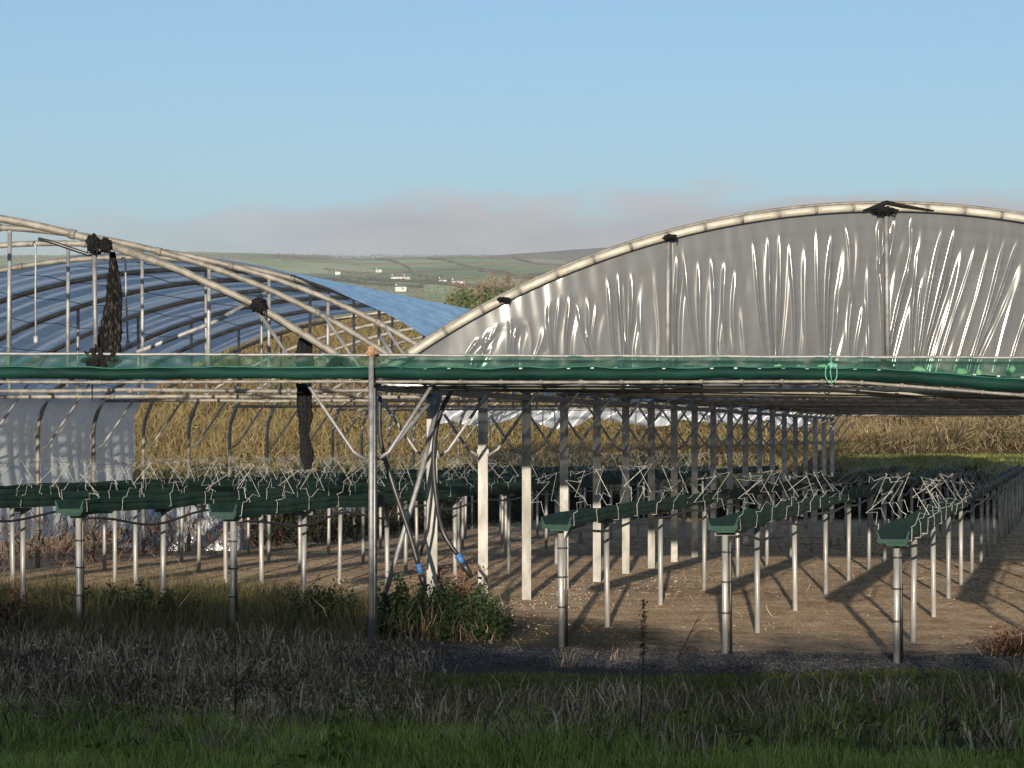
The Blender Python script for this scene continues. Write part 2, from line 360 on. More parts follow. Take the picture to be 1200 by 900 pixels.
hedges = [
 ([(330,305),(400,309),(470,311),(560,309),(640,313),(700,318)], 'long dark hedgerow running just below the wooded hill crest'),
 ([(440,304),(478,314),(520,330),(545,340)], 'hedgerow slanting down the slope from the crest to the white cottages'),
 ([(500,304),(550,314),(600,322),(640,330)], 'hedgerow slanting down right across the pale pasture'),
 ([(380,316),(440,322),(500,318),(560,316)], 'hedgerow curving across the middle of the pasture slope'),
 ([(560,318),(610,325),(650,322),(700,330)], 'short hedgerow behind the bare brown trees'),
 ([(300,322),(360,326),(430,334),(500,338)], 'hedgerow low on the slope above the blue plastic roof'),
 ([(600,303),(625,309),(660,312)], 'small hedgerow at the right end of the crest fields'),
 ([(400,326),(450,330),(540,336),(600,341)], 'hedgerow beside the white farm cottages'),
]
for pts, lab in hedges:
    lumps([hill_pt(*p) for p in pts], 'hedgerow', 3.2, 1.5, 'wood', lab, 'hedgerow', 'hedgerows on the far hillside', per=5)
lumps([hill_pt(p, 303.5) for p in range(-100, 1000, 60)], 'woodland', 6, 30, 'wood', 'dark strip of woodland along the far hill crest', 'woodland', kind='stuff', per=1.2)
for pts in [[(390,319),(430,324),(470,328),(520,330)], [(250,330),(330,333),(420,338),(520,344),(580,346)], [(420,340),(470,343),(520,347)]]:
    lumps([hill_pt(*p) for p in pts], 'tree_belt', 5, 22, 'wood', 'loose belt of small trees and scrub across the low pasture at px'.replace(' at px', ' %s' % ('by the upper farm', 'above the tunnel roof', 'below the cottages')[len(bpy.data.objects)%3]), 'trees', kind='stuff', per=9)
houses = [(444,319,11,'small white cottage highest on the far hillside'),(466,329,16,'long white farmhouse left of its shorter neighbour on the hillside'),(477,329,9,'short white outbuilding at the right end of the long farmhouse'),
          (519,333,9,'small pale cottage between the two farmsteads on the hillside'),(537,334.5,15,'white farmhouse beside the bare brown trees'),(470,341.5,12,'low white barn just above the blue plastic roof'),(396,322,8,'tiny white house at the left end of the hillside houses')]
for px, py, wd, lab in houses:
    X, Y = hill_pt(px, py); z = float(HZ(X, Y)); t = thing('farmhouse', (X, Y, z-.5), lab, 'house', 'white houses on the far hillside')
    b = MB(); b.box((X, Y, z+1.0), (wd*.30, 2.5, 1.7)); b.build('wall', 'white', t, False)
    b = MB(); q = wd*.32; zz = z+2.7
    b.add([(X-q,Y-2.7,zz),(X+q,Y-2.7,zz),(X+q,Y+2.7,zz),(X-q,Y+2.7,zz),(X-q,Y,zz+1.5),(X+q,Y,zz+1.5)], [(0,1,5,4),(2,3,4,5),(0,4,3),(1,2,5),(0,3,2,1)])
    r_ = b.build('roof', 'slate', t, False)
    b = MB(); b.box((X-q*.8, Y, zz+1.5), (.35,.35,.7)); b.build('chimney', 'white', r_, False)

# trees on the rise behind the blue roof
def bare_tree(px, py_top, Y, hw, label, mat='twig', n=9000, trunk=True, name='bare_tree'):
    X = (px-600)*Y/F; zt = CZ+(HY-py_top)*Y/F; zb = float(HZ(X, Y)) if Y > 135 else float(G(X, Y)); H = zt-zb
    t = thing(name, (X, Y, zb), label, 'tree')
    b = MB(); b.tube([(X,Y,zb-.3),(X+.1,Y,zb+H*.3),(X,Y,zb+H*.55)], [H*.035,H*.025,H*.014], 8)
    tips = []
    for i in range(16):
        a = random.uniform(0,6.28); e = random.uniform(.35,1.3); L = H*random.uniform(.25,.5); s = Vector((X, Y, zb+H*random.uniform(.25,.55)))
        d = Vector((math.cos(a)*math.cos(e)*hw/H*2.2, math.sin(a)*math.cos(e)*hw/H*2.2, math.sin(e)))
        m = s+d*L*.5+Vector((0,0,L*.05)); en = s+d*L; b.tube([s,m,en],[H*.012,H*.008,H*.003],5); tips += [m,en]
    b.build('trunk', 'bark', t)
    th = rng.uniform(0,2*np.pi,n); ph = np.arccos(rng.uniform(-.75,1,n)); r = rng.uniform(.35,1,n)**.5
    lump = .8+.3*np.sin(th*3+ph*4+px)+.12*np.sin(th*7-ph*9)
    cen = np.stack([X+hw*r*lump*np.sin(ph)*np.cos(th), Y+hw*r*lump*np.sin(ph)*np.sin(th), zb+H*.52+H*.47*r*lump*np.cos(ph)*.92],1)
    cen = cen[vn(cen[:,0]+cen[:,2], cen[:,1]-cen[:,2], 1.6, 4) > .38]
    if mat == 'twig': V,T = twigs(cen-[0,0,H*.02], rng.uniform(.5,1.2,len(cen))*H*.045, np.full(len(cen), H*.0028), .2)
    else: V,T = leaves(cen, rng.uniform(.6,1.2,len(cen))*H*.022)
    tri_mesh('crown', V, T, mat, t); return t
bare_tree(562, 319, 240, 4.8, 'round bare brown tree left of a taller bare tree on the rise', n=26000)
bare_tree(598, 315, 250, 4.6, 'taller bare brown tree on the rise beside the grey end sheet', n=26000)
bare_tree(580, 324, 262, 2.8, 'small bare tree half hidden between two bigger brown ones', n=5000)
bare_tree(568, 333, 205, 4.6, 'dense dark green evergreen tree in front of the bare brown trees', 'ivy', n=16000, name='evergreen_tree')
bare_tree(540, 343, 200, 1.8, 'low green bush at the left foot of the evergreen tree', 'ivy', n=6000, name='evergreen_bush')
bare_tree(487, 338, 420, 3.6, 'small brown tree by the low white barn above the blue roof', n=5000)

# ------------------------------------------------------------------ tunnels
R_ = 7.654; RISE = 1.586; ZF = 2.38
def frame_Y(d): return DY*d
class Tun:
    def __init__(s, oc, half): s.oc = oc; s.h = half
    def x(s, u, d): return TAN*frame_Y(d)-s.oc+u*s.h
    def z(s, u): 
        q = u*4.665; return ZF+math.sqrt(R_*R_-q*q)-(R_-RISE)
    def p(s, u, d, dz=0): return Vector((s.x(u,d), frame_Y(d), s.z(u)+dz))
TL = Tun(11.01, 4.6); TR = Tun(1.748, 4.665)
NF = 21; D0 = 10.7
def jit(a): return random.uniform(-a, a)
left = thing('polytunnel', (TL.x(0,D0), frame_Y(D0), 0), 'bare hooped polytunnel frame with blue plastic roof further back, beside the sheeted tunnel', 'polytunnel', 'polytunnels side by side')
right = thing('polytunnel', (TR.x(0,D0), frame_Y(D0), 0), 'polytunnel whose arched end is closed with creased grey plastic', 'polytunnel', 'polytunnels side by side')
def gz(x, y): return float(G(x, y))
for n in range(NF):
    d = D0+n; Y = frame_Y(d)
    for T, t, nm in ((TL, left, 'L'), (TR, right, 'R')):
        us = [-.965+i*(1.965/40) for i in range(41)] if nm == 'L' else [-1+i*(1.965/40) for i in range(41)]
        b = MB(); rad = .036 if n == 0 else .031
        b.tube([T.p(u, d)+Vector((0,jit(.004),0)) for u in us], rad, 10)
        if nm == 'L' and n < 4:
            for k in (7,14,21,28,35): b.tube([T.p(us[k]-.006, d), T.p(us[k]+.006, d)], rad*1.25, 10)
        b.build('hoop', 'galv_old', t)
        ties = (0,3,5,8,11,14) if nm == 'L' else range(NF)
        if n in ties:
            b = MB(); zt = 2.43+jit(.02); b.tube([(T.x(-1+.2*i,d), Y+jit(.006), zt+jit(.01)) for i in range(11)], .027, 8)
            for i in range(1,10,2): b.tube([(T.x(-1+.2*i-.006,d),Y,zt),(T.x(-1+.2*i+.006,d),Y,zt)], .037, 8)
            b.build('tie_bar', 'galv_old', t)
        uu = {0:(.453,-.45), 1:(.09,.52,-.4)}.get(n, (.03,.5,-.5)) if nm == 'L' else (-.423,0,.423)
        for u in uu:
            b = MB(); b.tube([T.p(u,d,-.02), (T.x(u,d)+jit(.02), Y, 2.42)], .021, 8); b.build('upright', 'galv', t)
        for s_ in (-1, 1):
            b = MB(); p0 = Vector((T.x(s_*.988,d), Y-.05, 1.68)); p1 = Vector((T.x(s_*.965,d), Y-.05, 1.72+.03)); p2 = T.p(s_*.77, d)+Vector((0,-.06,0))
            if n == 0 and nm == 'R' and s_ < 0: p2 = p0.lerp(p2, .52)
            b.tube([p0, p1, p2], .017, 8); b.build('knee_brace', 'galv', t)
    # outer legs: bent pipes at the left of the left tunnel, at the right of the right one
    for T, t, s_ in ((TL, left, -1), (TR, right, 1)):
        xl = T.x(s_, d); b = MB(); zb = gz(xl, Y)-.2
        b.tube([(xl,Y,zb),(xl,Y,1.0),(xl,Y,1.95),(xl-s_*.02,Y,2.12),(xl-s_*.07,Y,2.27),T.p(s_*.965,d)], .032, 10); b.build('outer_leg', 'galv_old', t)
# valley posts: shared by the two tunnels
for n in range(NF):
    d = D0+n; Y = frame_Y(d); x = TL.x(1,d); zb = gz(x, Y)-.25
    if n == 0:
        xa = (435-600)*19.44/F; b = MB(); b.tube([(xa,19.44,-.2),(xa,19.44,2.63)], .024, 12); b.build('valley_post', 'galv', left)
        q = MB(); q.tube([(xa,19.44,2.60),(xa,19.44,2.69)], .031, 12); q.tube([(xa-.045,19.47,2.635),(xa+.05,19.47,2.635)], .022, 10); q.build('rusty_cap', 'rust', left)
        b = MB(); b.tube([(x+.028,Y,-.2),(x+.028,Y,2.35)], .022, 12); b.build('valley_post', 'galv', left)
    else:
        # C-section channel
        b = MB(); w = .052; e = .030
        pr = [(-w,-e),(w,-e),(w,e),(w-.012,e),(w-.012,-e+.006),(-w+.012,-e+.006),(-w+.012,e),(-w,e)]
        o = []; 
        for zz in (zb, 2.42): o += [(x+a, Y+c, zz) for a, c in pr]
        k = len(pr); b.add(o, [(j,(j+1)%k,(j+1)%k+k,j+k) for j in range(k)]+[tuple(range(k,2*k)),tuple(reversed(range(k)))])
        b.box((x,Y-.002,1.72),(.062,.036,.03)); b.build('valley_post', 'post', left, False)
b = MB(); ya, yb = frame_Y(D0)+.06, frame_Y(D0+NF-1); b.box(((TAN*(ya+yb)/2-6.413),(ya+yb)/2,2.335),(.05,(yb-ya)/2*1.033,.03), Matrix.Rotation(-math.atan(TAN),3,'Z')); b.build('valley_gutter', 'galv_old', left, False)
b = MB(); b.tube([W(470,450.5,20.0), W(700,454,20.05), W(960,459,20.1), W(1300,464,20.2)], .026, 10); b.build('front_rail', 'strip', right)
b = MB(); b.tube([W(475,455,20.1), W(800,460,20.15), W(1300,468,20.25)], .018, 10); b.build('front_rail', 'galv_old', right)
# stray diagonal pole in the left frame
b = MB(); b.tube([W(160,413,21.9), W(250,378,22.3), W(316,341,22.6)], .024, 8); b.build('diagonal_pole', 'galv', left)
b = MB(); b.tube([W(118,284,19.80), W(210,316,19.78), W(300,357,19.76), W(390,413,19.78), W(415,430,19.8)], .034, 10); b.build('diagonal_pole', 'galv_old', left)
b = MB(); b.tube([W(470,432,21.3), W(446,395,21.6)], .02, 8); b.build('diagonal_pole', 'galv', left)

# roof and side sheets of the left tunnel
def roof_film(T, t, dstart, dend, name, mat, side=None, u0=-1, u1=1, seed=0):
    nu, ns = 120, 150; U = np.linspace(u0, u1, nu); P = np.zeros((nu, ns, 3))
    for i, u in enumerate(U):
        ds = dstart(u); de = dend(u)
        dd = ds+(de-ds)*np.linspace(0,1,ns); q = u*4.665
        bay = np.abs(np.sin(np.pi*(dd-D0)))
        sag = -.050*bay*(1-.3*abs(u)) + .012*np.sin(dd*23+u*5)*bay + .016*np.sin(dd*9.1+u*9+seed)*bay
        z = ZF+np.sqrt(R_*R_-q*q)-(R_-RISE)+.055+sag
        P[i,:,0] = TAN*dd*DY-T.oc+u*T.h*(1.01); P[i,:,1] = dd*DY; P[i,:,2] = z
    return grid_mesh(name, P, mat, t)
dsL = lambda u: 13.75-.75*float(sm(.1,1,u))+.05*math.sin(u*19)
roof_film(TL, left, dsL, lambda u: 19.6+.12*math.sin(u*9), 'roof_sheet', 'rooffilm')
roof_film(TR, right, lambda u: 10.76, lambda u: 25.5+.2*math.sin(u*7), 'roof_sheet', 'rooffilm', seed=2)  # unseen sheet added over the right tunnel to shade the ground behind
b = MB()
for u in (-.9,-.75,-.6,-.45,-.3,-.15,.0,.15,.3,.45,.6,.75,.9):
    b.tube([TL.p(u, 13.8+i*.35, -.045+.02*math.sin(i*3+u*7)) for i in range(15)], .006, 4)
b.build('roof_string', 'hose', left)
ns, nz = 170, 50; P = np.zeros((nz, ns, 3)); dd = np.linspace(13.6, 19.62, ns)
for i, t_ in enumerate(np.linspace(0,1,nz)):
    z = 2.46-2.1*t_; off = .30*math.exp(-((t_)/.09)**1.3)
    fold = .03*np.sin(dd*31+2*np.sin(t_*5))*min(1,t_*3)+.03*np.sin(dd*np.pi*2)*(1 if t_>.1 else .3)
    de = dd - (.22*(1-t_)**8)*(dd-13.6)/6
    P[i,:,0] = TAN*de*DY-15.61-.07+off+fold; P[i,:,1] = de*DY; P[i,:,2] = z+.012*np.sin(dd*17)
grid_mesh('side_sheet', P, 'sidefilm', left)

# creased grey end sheet
folds = [ # top px, top py, bottom px, bottom py, width px, amp
 (575,385,563,418,7,1.0),(584,378,560,418,4,.7),(597,372,598,418,6,1.1),(605,380,603,418,5,.9),(560,395,548,418,6,.7),
 (644,352,645,418,6,1.2),(655,345,652,418,5,1.3),(667,342,664,418,5,1.3),(674,352,690,410,4,.8),(690,342,689,395,6,.5),(698,350,696,400,5,.4),
 (711,320,722,420,6,1.3),(726,316,730,420,5,1.4),(733,322,732,418,4,.9),(741,318,738,410,5,1.1),
 (793,296,792,418,4,1.6),(800,288,817,418,5,1.2),(818,302,824,418,5,1.5),(835,297,837,400,5,1.6),(850,303,849,380,6,.6),(862,308,860,385,7,.35),
 (881,270,898,418,5,1.2),(900,272,906,418,5,1.5),(916,268,911,418,4,1.4),(928,276,931,410,6,1.0),(944,272,945,400,8,.5),
 (957,258,963,418,5,1.4),(976,265,968,418,6,1.5),(992,256,998,330,4,.8),(1000,318,995,418,7,.8),(985,330,975,418,6,.7),(1012,350,1004,418,6,.5),
 (1033,250,1030,300,6,1.0),(1041,250,1034,300,4,.9),(1030,300,1037,415,4,1.4),(1050,255,1040,330,6,.7),
 (1072,250,1067,300,5,1.2),(1070,296,1042,412,6,1.3),(1076,290,1068,415,5,1.3),(1108,255,1077,415,6,1.2),(1084,320,1072,415,4,.9),
 (1124,255,1090,395,5,1.4),(1118,280,1085,415,5,1.2),(1150,268,1106,415,6,.9),(1130,300,1098,415,7,.6),(1168,262,1128,410,6,.7),(1186,262,1142,415,6,1.3),
 (1199,272,1146,415,5,1.4),(1208,290,1170,415,8,.6),(1225,300,1190,415,8,.7),(1260,280,1240,415,6,1.2),(1300,300,1290,415,6,1.1),(1360,320,1372,415,6,1.2),(1420,340,1425,415,6,1),(1480,370,1484,415,6,1),
 (770,300,772,400,9,.25),(640,380,628,418,8,.35),(620,370,622,410,7,.3),(750,330,752,400,8,.25),(870,330,872,418,10,.3),(1020,280,1018,400,8,.4),
]
Ye = frame_Y(D0); PXS = np.concatenate([np.linspace(438, 1230, 1000), np.linspace(1232, 1641, 200)]); nz = 110
P = np.zeros((len(PXS), nz, 3)); u = np.clip((PXS-1040)/603, -1, 1)
ztop = ZF+np.sqrt(R_**2-(u*4.665)**2)-(R_-RISE); pytop = HY-(ztop-CZ)*F/Ye
tt = np.linspace(0,1,nz)[None,:]; PY = pytop[:,None]+(np.maximum(452-pytop, .5)[:,None])*tt; PX = np.repeat(PXS[:,None], nz, 1)
disp = .004*np.sin(PX*.021+1)*np.sin(tt*np.pi) + .0006*np.sin(PX*.13+PY*.03) + .0004*np.sin(PX*.31-PY*.05+2*np.sin(PX*.03))
fr_ = random.Random(5)
for (x0,y0,x1,y1,w,a) in folds:
    a *= fr_.uniform(.45,1.0)*(.6 if x0 < 705 else 1)
    t_ = np.clip((PY-y0)/(y1-y0), -.3, 1.6); cx = x0+(x1-x0)*t_+1.2*np.sin(t_*5+x0)
    ww = w*(.95-.5*np.clip(t_,0,1)); win = sm(-.04, .42, (PY-y0)/(y1-y0))*sm(1.45, 1.0, (PY-y0)/(y1-y0))
    r2 = ((PX-cx)/ww); disp += a*.014*win*np.exp(-np.abs(r2*1.7)**2.4*1.6)*(.8+.35*t_)
    disp -= a*.006*win*np.exp(-((r2-1.9)/1.1)**2)
for sx_ in (785, 1040):   # seams at the uprights
    disp -= .02*np.exp(-((PX-sx_)/1.6)**2)
disp *= sm(0,.06,tt)
P[:,:,0] = (PX-600)*Ye/F; P[:,:,2] = CZ-(PY-HY)*Ye/F; P[:,:,1] = Ye+.035-disp-.02*np.maximum(PY-pytop[:,None],0)/209
grid_mesh('end_sheet', P, 'endfilm', right)
b = MB()   # pale clip-on strip over the front hoop, in lengths
k = -1.0
while k < .985:
    k2 = min(k+.072, .99); q = MB()
    b.tube([TR.p(k+.001+(k2-k-.003)*i/4, D0)+Vector((0,-.018,-.004)) for i in range(5)], .036, 10)
    k = k2
b.build('fixing_strip', 'strip', right)
b = MB(); k = -1.0
while k < .985:
    b.tube([TR.p(k-.0028, D0)+Vector((0,-.018,0)), TR.p(k+.0028, D0)+Vector((0,-.018,0))], .040, 10); k += .072
b.tube([TR.p(-.99+.99*2*i/60, D0)+Vector((0,.01,.045)) for i in range(61)], .014, 6)
b.build('sheet_edge', 'galv_old', right)

# lumpy wraps of black net
def blob(name, mat, parent, c, r, seed, n=34, pw=.30, fq=6):
    b = MB(); c = Vector(c); V = []; Fc = []
    for i in range(n+1):
        for j in range(n):
            th = math.pi*i/n; ph = 2*math.pi*j/n; d = Vector((math.sin(th)*math.cos(ph), math.sin(th)*math.sin(ph), math.cos(th)))
            q = 1+pw*(mnoise.noise(d*2.1+Vector((seed,0,0)))*1.4+mnoise.noise(d*fq*.6+Vector((0,seed,0)))*.8)
            V.append(c+Vector((d.x*r[0],d.y*r[1],d.z*r[2]))*q)
    for i in range(n):
        for j in range(n):
            a = i*n+j; e = i*n+(j+1)%n; Fc.append((a, a+n, e+n, e))
    b.add(V, Fc); return b.build(name, mat, parent)
def ragged(name, mat, parent, path, rad, seed, flat=.7, n=20):
    """twisted hanging bundle"""
    b = MB(); k = len(path); V = []; Fc = []
    m = 60
    for i in range(m+1):
        t = i/m*(k-1); j = min(int(t), k-2); f = t-j; c = Vector(path[j]).lerp(Vector(path[j+1]), f); r = rad[j]*(1-f)+rad[j+1]*f
        for a in range(n):
            an = 2*math.pi*a/n+i*.09; q = 1+.38*math.sin(an*5+seed)+.35*mnoise.noise(Vector((math.cos(an)*2,math.sin(an)*2,i*.22+seed)))
            V.append(c+Vector((math.cos(an)*r*q, math.sin(an)*r*q*flat, 0)))
    for i in range(m):
        for a in range(n):
            p = i*n+a; q = i*n+(a+1)%n; Fc.append((p,q,q+n,p+n))
    b.add(V, Fc); return b.build(name, mat, parent)
def wrapthing(px, py, Y, r, seed, label, name='net_wrap', grp='black wraps tied round the pipes'):
    r = tuple(q*.78 for q in r); c = W(px, py, Y); t = thing(name, c-Vector((0,0,r[2])), label, 'net wrap', grp); blob('wrapping', 'black', t, c, r, seed)
    b = MB(); b.tube([c+Vector((r[0]*.5,-r[1]*.8,0)), c+Vector((r[0]*.9,-r[1],-r[2]*.7)), c+Vector((r[0]*.8,-r[1],-r[2]*1.7))], [.012,.009,.004], 6)
    b.tube([c+Vector((-r[0]*.4,-r[1]*.8,0)), c+Vector((-r[0]*.7,-r[1],-r[2]*1.2))], [.012,.004], 6)
    b.build('loose_end', 'black', t); return t
wrapthing(109,285,19.76,(.075,.08,.10),1,'black wrap tied where the two front pipes meet above the net bundle')
wrapthing(124,288,19.76,(.07,.07,.085),4,'small ragged black knot just right of the topmost pipe wrap')
wrapthing(303,358,19.72,(.095,.08,.075),2,'black wrap half way down the sloping front pipe')
wrapthing(396,431,19.68,(.15,.10,.10),3,'wide black wrap behind the green curtain near the central post')
wrapthing(786,278,19.80,(.08,.07,.035),6,'dark clamp wrap on the pale hoop over the left seam of the grey sheet')
wrapthing(590,351,19.80,(.07,.06,.03),7,'dark wrap low on the pale hoop where the grey sheet begins')
t = wrapthing(1037,247,19.80,(.13,.09,.045),8,'peaked black gather at the very top of the sheeted arch')
b = MB(); c = W(1040,243,19.8); b.tube([c+Vector((-.22,0,-.03)),c+Vector((-.05,0,.02)),c+Vector((-.01,0,.045)),c+Vector((.12,0,.015)),c+Vector((.42,0,-.03))],[.008,.03,.02,.02,.006],8); b.build('peak_fold','black',t)
wrapthing(808,440,19.66,(.16,.07,.09),9,'dark wrap bulging the green curtain under the left seam')
wrapthing(1037,430,19.70,(.10,.05,.07),12,'dark knot behind the green curtain under the centre seam')
# hanging bundles
c = W(130,300,19.95); t = thing('net_bundle', W(130,415,19.95), 'long black net bundle hanging from the front hoop down to the green curtain', 'net bundle')
ragged('net', 'net', t, [W(132,295,19.95),W(133,312,19.95),W(134,345,19.95),W(131,380,19.95),W(128,412,19.95),W(128,424,19.95)], [.018,.035,.06,.078,.09,.04], 3)
t = thing('net_bundle', W(115,450,19.62), 'black net tangle draped over the green curtain below the hanging bundle', 'net bundle')
blob('net', 'black', t, W(112,424,19.62), (.09,.06,.11), 15, pw=.6); blob('net_tail', 'black', t, W(128,420,19.63), (.08,.05,.07), 16, pw=.6)
b = MB(); b.tube([W(105,425,19.6),W(102,440,19.58),W(103,452,19.6)],[.012,.008,.004],5); b.tube([W(106,438,19.6),W(108,448,19.58),W(108,470,19.6)],[.012,.008,.004],5); b.build('loose_end','black',t)
t = thing('net_bundle', W(360,548,20.3), 'thin twisted black net hanging below the green curtain to the troughs', 'net bundle')
ragged('net', 'black', t, [W(357,396,20.3),W(357,420,20.3),W(356,455,20.3),W(358,490,20.3),W(357,510,20.3),W(360,535,20.3),W(361,550,20.3)], [.05,.07,.055,.05,.035,.05,.02], 9)
# white hanger rods
for i, (x0, y0, x1, y1, lab) in enumerate([(146,300,150,405,'white hooked rod hanging beside the black net bundle'),(41,283,42,400,'white hanger rod near the left edge of the bare tunnel')]):
    t = thing('hanger_rod', W(x1,y1,20.6), lab, 'rod', 'white hanger rods')
    b = MB(); b.tube([W(x0-4,y0+4,20.6),W(x0-1,y0,20.6),W(x0+1,y0+8,20.6),W((x0+x1)/2,(y0+y1)/2,20.6),W(x1,y1,20.6)], .009, 6); b.build('rod','wire',t)
    b = MB(); b.tube([W(x1,y1-6,20.6),W(x1,y1+2,20.6)], .022, 8); b.build('weight','wire',t)
t = tag(MB().__class__ and (lambda b: (b.tube([W(45,280,19.9),W(62,284,19.9),W(85,292,19.9),W(103,298,19.9),W(118,296,19.9)], .018, 8), b.build('loose_pipe','hose'))[1])(MB()), 'curved black hose strung under the front hoop at top left', 'hose')

# ------------------------------------------------------------------ green rolled curtain along the front
Yc = 19.6
cur = thing('rolled_curtain', W(600,460,Yc), 'long green plastic curtain rolled up along the front of both tunnels', 'curtain')
def top_y(px): return 414.5+max(0,(px-0))*.0038
def low_y(px): return 447+ .4*math.sin(px*.012) + (math.sqrt(max(0,(px-975))**2+900)-30)*.078
pxs = list(range(-420, 1661, 12))
b = MB(); b.tube([W(p, top_y(p)+.25*math.sin(p*.05), Yc) for p in pxs], .014, 8); b.build('top_rail', 'galv', cur)
b = MB(); b.tube([W(p, low_y(p)+.5, Yc-.02) for p in pxs], .015, 8)
for p in range(-400, 1660, 47): b.tube([W(p-2.2, low_y(p)+.3, Yc-.02), W(p+2.2, low_y(p)+.3, Yc-.02)], .021, 8)
b.build('bottom_rail', 'galv_old', cur)
P = np.zeros((len(pxs)*3, 16, 3)); pf = np.linspace(-420, 1652, len(pxs)*3)
for i, p in enumerate(pf):
    for j in range(16):
        t_ = j/15; y = top_y(p)+(low_y(p)-3-top_y(p))*t_; q = W(p, y, Yc)
        q.y += .012*math.sin(p*.11+t_*3)+.010*math.sin(p*.043-t_*5) - .012*t_; P[i,j] = q
grid_mesh('sheet', P, 'sheet', cur)
b = MB(); rr = []; pts = []
for p in pxs:
    hgt = (low_y(p)-2.5-(431+(math.sqrt(max(0,(p-975))**2+900)-30)*.060))/2*Yc/F; pts.append(W(p, low_y(p)-2.8-hgt*F/Yc, Yc-.03)); wv = .5*math.sin(p*.031)+.3*math.sin(p*.083+1)+.2*math.sin(p*.17+2); pts[-1].z += .010*wv; rr.append(hgt*(1+.14*(.5*math.sin(p*.047+3)+.5*math.sin(p*.11))))
b.tube(pts, rr, 14, flat=1.0); b.build('rolled_sheet', 'roll', cur)
b = MB(); b.tube([p+Vector((0,-.045,.052+.006*math.sin(i*.9))) for i, p in enumerate(pts)], .008, 6); b.build('rolled_edge', 'edge', cur)
for p in range(470, 1240, 28):
    b = MB(); c = W(p, 433+(math.sqrt(max(0,(p-975))**2+900)-30)*.055-1.5, Yc-.06); b.box(c, (.014,.006,.007)); b.build('clip', 'wire', cur, False)
for k, (px, py, w) in enumerate([(912,431,.05),(938,432,.06),(963,431,.04),(1077,434,.075),(1127,436,.05),(1147,437,.025),(1186,433,.03)]):
    t = tag(blob('foam_offcut', 'tag', None, W(px,py,Yc+.06), (w,.02,.028), 20+k, 12, .5), 'pale green foam scrap %s' % ('leftmost in a row of three behind the curtain','middle of the row of three left of the twine','beside the teal twine behind the curtain','largest one, right of the centre seam behind the curtain','in the middle of the right half of the curtain','tiny one near the right end of the curtain','at the far right edge of the curtain')[k], 'foam scrap', 'foam scraps behind the curtain')
t = thing('twine_loop', W(975,470,Yc-.1), 'teal twine loop tied round the green curtain under the grey sheet', 'twine')
b = MB(); b.tube([W(973,412,Yc-.09),W(974,424,Yc-.11),W(973,436,Yc-.1),W(975,449,Yc-.09)], .005, 6); b.build('strand','teal',t)
b = MB(); b.tube([W(974+7*math.cos(a*.5), 437+12*math.sin(a*.5), Yc-.11) for a in range(14)], .005, 6); b.build('loop','teal',t)
blob('knot','teal',t,W(974,429,Yc-.11),(.022,.02,.022),5,10)

# leaning pole and cut hoses round the front of the valley posts
t = tag((lambda b: (b.tube([W(517,458,21.35), W(492,560,21.0), W(447,711,20.6)], .024, 10), b.build('leaning_pole', 'galv'))[1])(MB()), 'galvanised pole leaning from the second post down into the weeds', 'pole')
t = tag((lambda b: (b.tube([W(517,456,20.9), W(448,538,20.2)], .022, 10), b.build('loose_brace', 'galv'))[1])(MB()), 'short loose brace pipe sloping from the curtain to the front post', 'pole')
def cut_hose(pts, label):
    P = [W(*p) for p in pts]; t = thing('cut_hose', P[-1], label, 'hose', 'cut black hoses hanging by the posts')
    b = MB(); Q = []
    for i in range(len(P)-1):
        for k in range(5): 
            a = P[max(i-1,0)]; c0 = P[i]; c1 = P[i+1]; e = P[min(i+2,len(P)-1)]; s = k/5
            Q.append(.5*((2*c0)+(c1-a)*s+(2*a-5*c0+4*c1-e)*s*s+(3*c0-a-3*c1+e)*s**3))
    Q.append(P[-1]); b.tube(Q, .022, 10); b.build('hose', 'hose', t)
    dr = (P[-1]-P[-2]).normalized(); b = MB(); b.tube([P[-1], P[-1]+dr*.09], .032, 12); b.tube([P[-1]+dr*.01, P[-1]+dr*.03], .038, 12); b.build('coupler', 'blue', t)
    b = MB(); b.tube([P[-1]+dr*.10, P[-1]+dr*.16, P[-1]+dr*.26], [.034,.032,.018], 10); b.build('end_fitting', 'hose', t)
cut_hose([(445,465,20.6),(446,515,20.5),(458,560,20.4),(478,620,20.4),(490,661,20.4)], 'black hose with blue coupler hanging left of the second post')
cut_hose([(530,456,21.2),(514,490,21.1),(508,535,21.0),(512,590,20.9),(520,625,20.8),(536,650,20.8)], 'black hose with blue coupler curving past the right of the second post')
t = tag((lambda b: (b.tube([W(508,560,21.3), W(502,620,21.3), W(493,648,21.1), W(490,660,21.0)], .014, 8), b.build('thin_hose', 'hose'))[1])(MB()), 'thin black hose hanging behind the second post', 'hose')

# ------------------------------------------------------------------ table-top growing troughs
BR = [(-.272,.33),(-.262,.36),(-.245,.325),(-.15,.355),(-.29,.12),(-.215,.135),(-.175,.03),(-.135,.025)]
def bracket_mesh(seed):
    random.seed(seed); b = MB()
    for s in (-1, 1):
        ly = jit(.55); fo = random.choice((0,0,0,.35,.7)) if s > 0 else random.choice((0,0,0,.25)); cf, sf = math.cos(fo), math.sin(fo)
        B2 = [(-.135+(x+.135)*cf+z*sf*.9, z*cf-(x+.135)*sf*.2) for x, z in BR]
        pts = [(s*(x+jit(.018)), ly*z+jit(.02), z+jit(.015)) for x, z in B2]
        pts += [(-s*.138, 0, 0), (-s*.138, 0, -.108)]
        b.tube(pts, .0027, 5)
    b.tube([(-.138,0,-.108),(0,0,-.116),(.138,0,-.108)], .0027, 5)
    me = b.mesh('crop_bracket', (0,0,0), False); me.materials.append(M['wire']); return me
br_meshes = [bracket_mesh(s) for s in range(7)]; random.seed(21)
